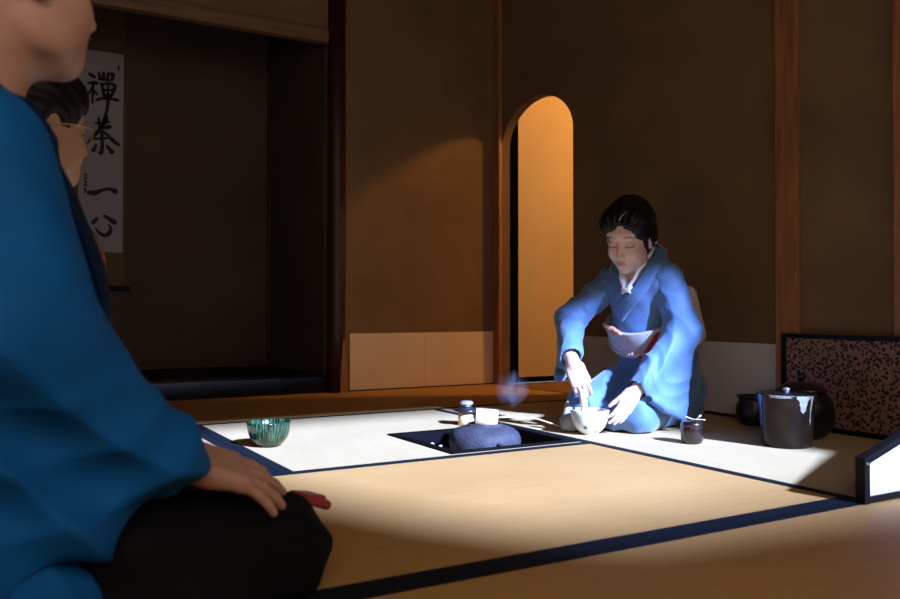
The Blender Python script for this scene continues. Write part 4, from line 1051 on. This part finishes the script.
def build_man():
    loc = (-.01, 1.24, 0); rz = math.radians(8)
    R = rot_zyx(math.radians(18), math.radians(-3), 0); Cn = np.array([.036, -.080, .822]); s_ = 1.04
    Fh = Field((-.13, -.22, .56), (.20, .08, .97), .0032)
    head(Fh, Cn, R, s_, False, jaw=1.08)
    Fh.add(cap((-.03, -.05, .56), (.016, -.07, .76), .062, .058), .03)
    Fh.add(ell((.075, -.060, .752), (.028, .030, .022)), .03)
    hd = Fh.mesh(2)
    Fr = Field((.0, -.36, .05), (.46, .0, .42), .0028)
    rw = np.array([.222, -.166, .222])
    Fr.add(cap((.14, -.21, .26), rw, .036, .030), .01)
    hand(Fr, rw, (.90, .04, -.36), (-.25, .42, -.87), 1, curl=(.10, .08, .12, .16), bend=.12, spread=.17, s=1.12, thumb=(.35, .5, .1))
    rh = Fr.mesh(1)
    Fl = Field((.0, .0, .05), (.46, .36, .42), .0045)
    lw = np.array([.20, .085, .165]); Fl.add(cap((.14, .12, .21), lw, .034, .028), .01)
    hand(Fl, lw, (.9, -.25, -.30), (-.30, .10, -.95), -1, curl=(.12, .10, .16, .20), bend=.12, spread=.05, s=.95, thumb=(.3, .4, .1))
    lh = Fl.mesh(1)
    Fb = Field((-.35, -.30, 0), (.5, .30, .68), .009)
    Fb.add(cap((-.03, 0, .16), (-.02, 0, .42), .12, .12), .05); Fb.add(cap((-.02, 0, .42), (-.02, -.02, .55), .11, .08), .05)
    Fb.add(cap((-.02, -.13, .57), (-.02, .13, .57), .04, .04), .05)
    for sy in (-1, 1):
        Fb.add(cap((-.02, sy*.14, .56), (.03, sy*.21, .34), .036, .032), .03); Fb.add(cap((.03, sy*.21, .34), (.15, -.20, .255) if sy < 0 else (.15, .11, .20), .030, .026), .02)
        Fb.add(cap((-.03, sy*.07, .11), (.34, sy*.06-.04, .065), .06, .04), .04); Fb.add(cap((.34, sy*.06-.04, .05), (-.10, sy*.07, .045), .035, .03), .02)
    me = mesh_of('person', [hd, rh, lh, Fb.mesh(2)], face_tone(None, R, Cn, s_, brow=.8, lipw=.6, lash=.8))
    p = obj('person', me, 'skin_man', None, False, loc); p.rotation_euler = (0, 0, rz)
    tag(p, 'person in a blue coat and black pleated skirt kneeling in the left foreground', 'person')
    def T(x, y, z): return Cn+s_*(x*R[0]+y*R[1]+z*R[2])
    G = Field((-.16, -.24, .74), (.20, .10, .99), .0035)
    G.add(ell(T(-.022, 0, .052), (.104, .083, .086), R), .02); G.add(ell(T(-.055, 0, .010), (.058, .070, .055), R), .02)
    G.cut(ell(T(.125, 0, -.01), (.085, .10, .085), R), .01)
    for sy in (-1, 1): G.cut(ell(T(.01, sy*.085, -.012), (.034, .03, .034), R), .008)
    obj('hair', mesh_of('hair', [G.mesh(2)]), 'hair_black', p)
    # long-sleeved coat
    K = Field((-.42, -.42, -.01), (.40, .42, .76), .0075)
    K.add(cap((-.04, 0, .18), (.0, 0, .42), .185, .165), .06)
    K.add(cap((.0, -.03, .40), (.0, -.04, .52), .150, .118), .06)
    K.add(cap((-.01, -.16, .575), (-.01, .16, .575), .078, .078), .06)
    K.add(cap((-.02, -.07, .64), (-.02, .02, .64), .070, .070), .05)
    K.add(ell((-.10, 0, .06), (.30, .30, .16)), .08)
    
    K.cut(cap((.02, -.05, .62), (.09, -.06, .80), .060, .075), .012)
    K.clip(lambda P: .004-P[..., 2])
    v, q = K.mesh(2)
    def fo(vs):
        w = gen_wob(vs, 12); x, y, z = vs.T
        return .006*gen_ridge(y*16+x*9+z*5+w*.7)+.003*gen_ridge(x*26+z*9+w)
    v, q = folds(v, q, fo); v[:, 2] = np.maximum(v[:, 2], .003)
    obj('coat', mesh_of('coat', [(v, q)]), 'coat_blue', p)
    tr = tree_of(v, q)
    snap_ribbon('coat_band', tr, [(-.06, -.10, .70), (.0, -.125, .68), (.05, -.11, .64), (.09, -.09, .56), (.13, -.08, .46), (.15, -.08, .34)], (.045, .05), .006, 'coat_lining', p, .003)['label'] = 'dark navy neck band of the coat'
    snap_ribbon('coat_band', tr, [(-.06, -.03, .70), (.0, .035, .68), (.05, .03, .64), (.09, .04, .56), (.13, .05, .46), (.15, .06, .34)], (.045, .05), .006, 'coat_lining', p, .003)
    for sy in (-1, 1):
        S = Field((-.30, -.44 if sy < 0 else .02, -.01), (.36, -.02 if sy < 0 else .44, .72), .0065)
        w_ = 0 if sy < 0 else -.055
        def Y(v): return sy*(v+w_)
        S.add(cap((-.010, Y(.165), .585), (.000, Y(.235), .40), .080, .080), .05)
        S.add(cap((-.005, Y(.15), .50), (.075, Y(.175), .35), .080, .060), .06)
        S.add(cap((.000, Y(.235), .38), (.188, Y(.190), .248), .080, .050), .05)
        a0, a1 = np.array([-.11, Y(.24), .33]), np.array([.205, Y(.195), .218]); b0, b1 = np.array([-.16, Y(.27), .07]), np.array([.105, Y(.225), .150])
        for i in range(9):
            t = i/8; S.add(cap(a0*(1-t)+a1*t, b0*(1-t)+b1*t, .034, .018), .04)
        S.cut(cap((.175, Y(.188), .235), (.34, Y(.13), .17), .036, .055), .008)
        S.clip(lambda P: .01-P[..., 2])
        vv, qq = S.mesh(2)
        def f(vs):
            w = gen_wob(vs, 11); x, y, z = vs.T
            low = 1/(1+np.exp((z-.30)/.03))
            return (.0035+.011*low)*gen_ridge(x*13+z*15+w*.8)+.005*gen_ridge(z*30-x*22+w*1.2)*low
        o = obj('sleeve', mesh_of('sleeve', [folds(vv, qq, f)]), 'coat_blue', p)
        if sy < 0: o['label'] = 'wide blue sleeve hanging over the wrist'
    # black pleated skirt over the folded legs
    H = Field((-.30, -.34, -.01), (.56, .34, .30), .006)
    H.add(cap((-.02, -.10, .115), (.385, -.115, .064), .110, .078), .04)
    H.add(cap((-.02, .06, .105), (.43, .02, .052), .105, .066), .02)
    H.add(cap((.39, -.12, .042), (.45, .02, .042), .055, .050), .04)
    H.add(cap((-.1, -.12, .06), (.28, -.15, .035), .08, .06), .04)
    H.clip(lambda P: .004-P[..., 2])
    v, q = H.mesh(2)
    def fh(vs):
        w = gen_wob(vs, 10); x, y, z = vs.T
        return .0045*gen_ridge(y*30+z*26+w*.4)+.002*gen_ridge(x*20+w)
    v, q = folds(v, q, fh); v[:, 2] = np.maximum(v[:, 2], .003)
    obj('pleated_skirt', mesh_of('pleated_skirt', [(v, q)]), 'hakama_black', p)
    W = Matrix.Translation(loc) @ Matrix.Rotation(rz, 4, 'Z')
    # small red folded silk lying on the knee
    Q = Field((-.06, -.06, -.03), (.06, .06, .04), .0025)
    Q.add(rbox((0, 0, 0), (.026, .022, .006), None, .006), .004); Q.add(rbox((.004, .003, .008), (.026, .020, .005), frame_from((1, .15, .05), (0, 0, 1)), .004), .004)
    Q.add(cap((.028, -.02, 0), (.028, .02, 0), .008, .008), .006)
    pos = W @ Vector((.462, -.060, .110))
    o = obj('red_cloth', mesh_of('red_cloth', [Q.mesh(1)]), 'red_cloth', None, False, pos)
    o.rotation_euler = (math.radians(4), math.radians(16), rz+.3)
    tag(o, 'small red folded silk cloth lying on the black knee beside the fingertips', 'cloth')
build_man()

def build_guest():
    loc = (-.06, 1.71, 0); rz = math.radians(15)
    R = rot_zyx(math.radians(9), math.radians(0), 0); Cn = np.array([.163, -.012, .751]); s_ = .95
    Fh = Field((-.05, -.14, .50), (.34, .14, .93), .0034)
    head(Fh, Cn, R, s_, True)
    Fh.add(cap((.07, -.01, .54), (.145, -.015, .69), .052, .046), .03)
    Fb = Field((-.35, -.30, 0), (.5, .30, .65), .010)
    Fb.add(cap((-.03, 0, .16), (.0, 0, .42), .12, .11), .05); Fb.add(cap((.0, 0, .42), (.03, 0, .53), .10, .07), .05)
    Fb.add(cap((.03, -.09, .53), (.03, .09, .53), .035, .035), .05)
    for sy in (-1, 1):
        Fb.add(cap((.03, sy*.09, .52), (.08, sy*.14, .32), .032, .030), .03); Fb.add(cap((.08, sy*.14, .32), (.24, sy*.07, .225), .030, .022), .03)
        Fb.add(cap((-.03, sy*.06, .11), (.30, sy*.06, .07), .06, .04), .04)
    Fd = Field((.2, -.14, .1), (.42, .14, .32), .004)
    for sy in (-1, 1): hand(Fd, (.24, sy*.085, .225), (.85, -sy*.4, -.25), (-.25, 0, -.95), -sy, s=.85)
    me = mesh_of('person', [Fh.mesh(2), Fb.mesh(2), Fd.mesh(1)], face_tone(None, R, Cn, s_, brow=.6, lipw=.7, lash=.8))
    p = obj('person', me, 'skin_guest', None, False, loc); p.rotation_euler = (0, 0, rz)
    tag(p, 'person with thin gold glasses and brown patterned kimono sitting behind the blue coat', 'person')
    def T(x, y, z): return Cn+s_*(x*R[0]+y*R[1]+z*R[2])
    G = Field((-.04, -.16, .60), (.32, .16, .94), .0036)
    G.add(ell(T(-.020, 0, .050), (.104, .086, .088), R), .02); G.add(ell(T(-.075, 0, .0), (.052, .062, .058), R), .03); G.add(ell(T(.035, 0, .080), (.055, .062, .036), R), .03)
    G.add(ell(T(.062, 0, .058), (.026, .060, .030), R), .02)
    G.cut(ell(T(.110, 0, -.045), (.075, .10, .082), R), .010)
    for sy in (-1, 1): G.cut(ell(T(.002, sy*.088, -.020), (.028, .026, .038), R), .008)
    G.cut(ell(T(.02, 0, -.12), (.07, .12, .06), R), .015)
    v, q = G.mesh(2)
    v, q = folds(v, q, lambda vs: .0012*np.sin(np.arctan2(vs[:, 1]-Cn[1], vs[:, 2]-Cn[2]+.05)*44+vs[:, 0]*25))
    obj('hair', mesh_of('hair', [(v, q)]), 'hair_black', p)
    g = bpy.data.objects.new('glasses', None); C.objects.link(g); g.parent = p; g.empty_display_size = .02
    for sy in (-1, 1):
        pts = [T(.094-.006*abs(math.cos(a)), sy*.033+.025*math.cos(a), -.001+.019*math.sin(a)) for a in [2*PI*i/28 for i in range(29)]]
        obj('rim', tube(pts, .0012, 8), 'gold_wire', g, True)
        obj('temple_arm', tube([T(.090, sy*.059, .004), T(.075, sy*.071, .005), T(.03, sy*.080, .004), T(-.012, sy*.084, -.002)], .0011, 8), 'gold_wire', g, True)
    obj('bridge', tube([T(.093, .0085, .004), T(.099, 0, .008), T(.093, -.0085, .004)], .0012, 8), 'gold_wire', g, True)
    K = Field((-.40, -.34, -.01), (.50, .34, .70), .0075)
    K.add(cap((-.03, 0, .18), (.115, -.01, .38), .145, .135), .05); K.add(cap((.100, -.01, .38), (.175, -.02, .485), .132, .108), .05)
    K.add(cap((.125, -.10, .530), (.125, .10, .530), .066, .066), .05); K.add(cap((.110, -.045, .595), (.110, .03, .595), .056, .056), .04)
    for sy in (-1, 1):
        K.add(cap((.05, sy*.10, .535), (.08, sy*.15, .33), .066, .066), .04); K.add(cap((.08, sy*.15, .33), (.21, sy*.08, .24), .066, .046), .04)
        K.add(cap((.05, sy*.15, .25), (.17, sy*.11, .12), .04, .03), .05)
        K.cut(cap((.20, sy*.085, .24), (.32, sy*.04, .20), .034, .038), .008)
        K.add(cap((-.02, sy*.07, .115), (.28, sy*.07, .075), .105, .075), .05)
    K.cut(cap((.145, -.01, .56), (.22, -.015, .72), .046, .070), .012)
    K.add(ell((-.02, 0, .03), (.26, .16, .09)), .06)
    K.clip(lambda P: .004-P[..., 2])
    v, q = K.mesh(2); v, q = folds(v, q, lambda vs: .004*gen_ridge(vs[:, 1]*20+vs[:, 0]*12+vs[:, 2]*9+gen_wob(vs, 14)*.7)); v[:, 2] = np.maximum(v[:, 2], .003)
    obj('kimono', mesh_of('kimono', [(v, q)]), 'kimono_brown', p)
    tr = tree_of(v, q)
    for sy in (-1, 1):
        snap_ribbon('collar', tr, [(.04, 0, .645), (.08, sy*.05, .64), (.15, sy*.065, .60), (.23, sy*.05, .54), (.27, sy*.01, .46)], (.035, .045), .006, 'kimono_brown', p, .003)
build_guest()

# ------------------------------------------------------------------ light and camera
def sun():
    l = bpy.data.lights.new('daylight_sun', 'SUN'); l.energy = 15.5; l.angle = math.radians(3.2); l.color = (.70, .98, 1.95)
    o = bpy.data.objects.new('daylight_sun', l); C.objects.link(o)
    d = Vector((-.15, 1, -.62)).normalized()
    o.rotation_euler = d.to_track_quat('-Z', 'Y').to_euler(); o.location = (1.9, -1.4, 2.2)
sun()
l = bpy.data.lights.new('window_daylight', 'AREA'); l.shape = 'RECTANGLE'; l.size = WX1-WX0; l.size_y = WZ1-WZ0; l.energy = 8; l.color = (1.0, .80, .66)
o = bpy.data.objects.new('window_daylight', l); C.objects.link(o); o.location = ((WX0+WX1)/2, YF-.03, (WZ0+WZ1)/2)
o.rotation_euler = Vector((0, 1, 0)).to_track_quat('-Z', 'Y').to_euler()
l = bpy.data.lights.new('side_fill_light', 'AREA'); l.shape = 'RECTANGLE'; l.size = VX1-VX0; l.size_y = VZ1-VZ0; l.energy = 15; l.color = (1.0, .82, .66)  # added fill that brightens the man's near side, no known window there
o = bpy.data.objects.new('side_fill_light', l); C.objects.link(o); o.location = ((VX0+VX1)/2, YF-.03, (VZ0+VZ1)/2)
o.rotation_euler = Vector((0, 1, 0)).to_track_quat('-Z', 'Y').to_euler()
l = bpy.data.lights.new('pantry_lamp', 'POINT'); l.energy = 80; l.shadow_soft_size = .09; l.color = (1, .52, .17)
o = bpy.data.objects.new('pantry_lamp', l); C.objects.link(o); o.location = (3.55, 2.75, 2.05)
w = bpy.data.worlds.new('outdoors'); bpy.context.scene.world = w; w.use_nodes = True
w.node_tree.nodes['Background'].inputs[0].default_value = (.55, .68, .85, 1); w.node_tree.nodes['Background'].inputs[1].default_value = .6

cam = bpy.data.cameras.new('camera'); co = bpy.data.objects.new('camera', cam); C.objects.link(co)
cam.sensor_width = 36; cam.lens = 33.16; cam.clip_start = .02
co.location = (0, 0, .41); co.rotation_euler = (math.radians(90.706), 0, math.radians(-29.97))
cam.dof.use_dof = True; cam.dof.focus_distance = 2.75; cam.dof.aperture_fstop = 5.0
sc = bpy.context.scene; sc.camera = co
sc.view_settings.view_transform = 'Standard'; sc.view_settings.look = 'None'; sc.view_settings.gamma = 1; sc.view_settings.exposure = 0
sc.view_settings.use_curve_mapping = False
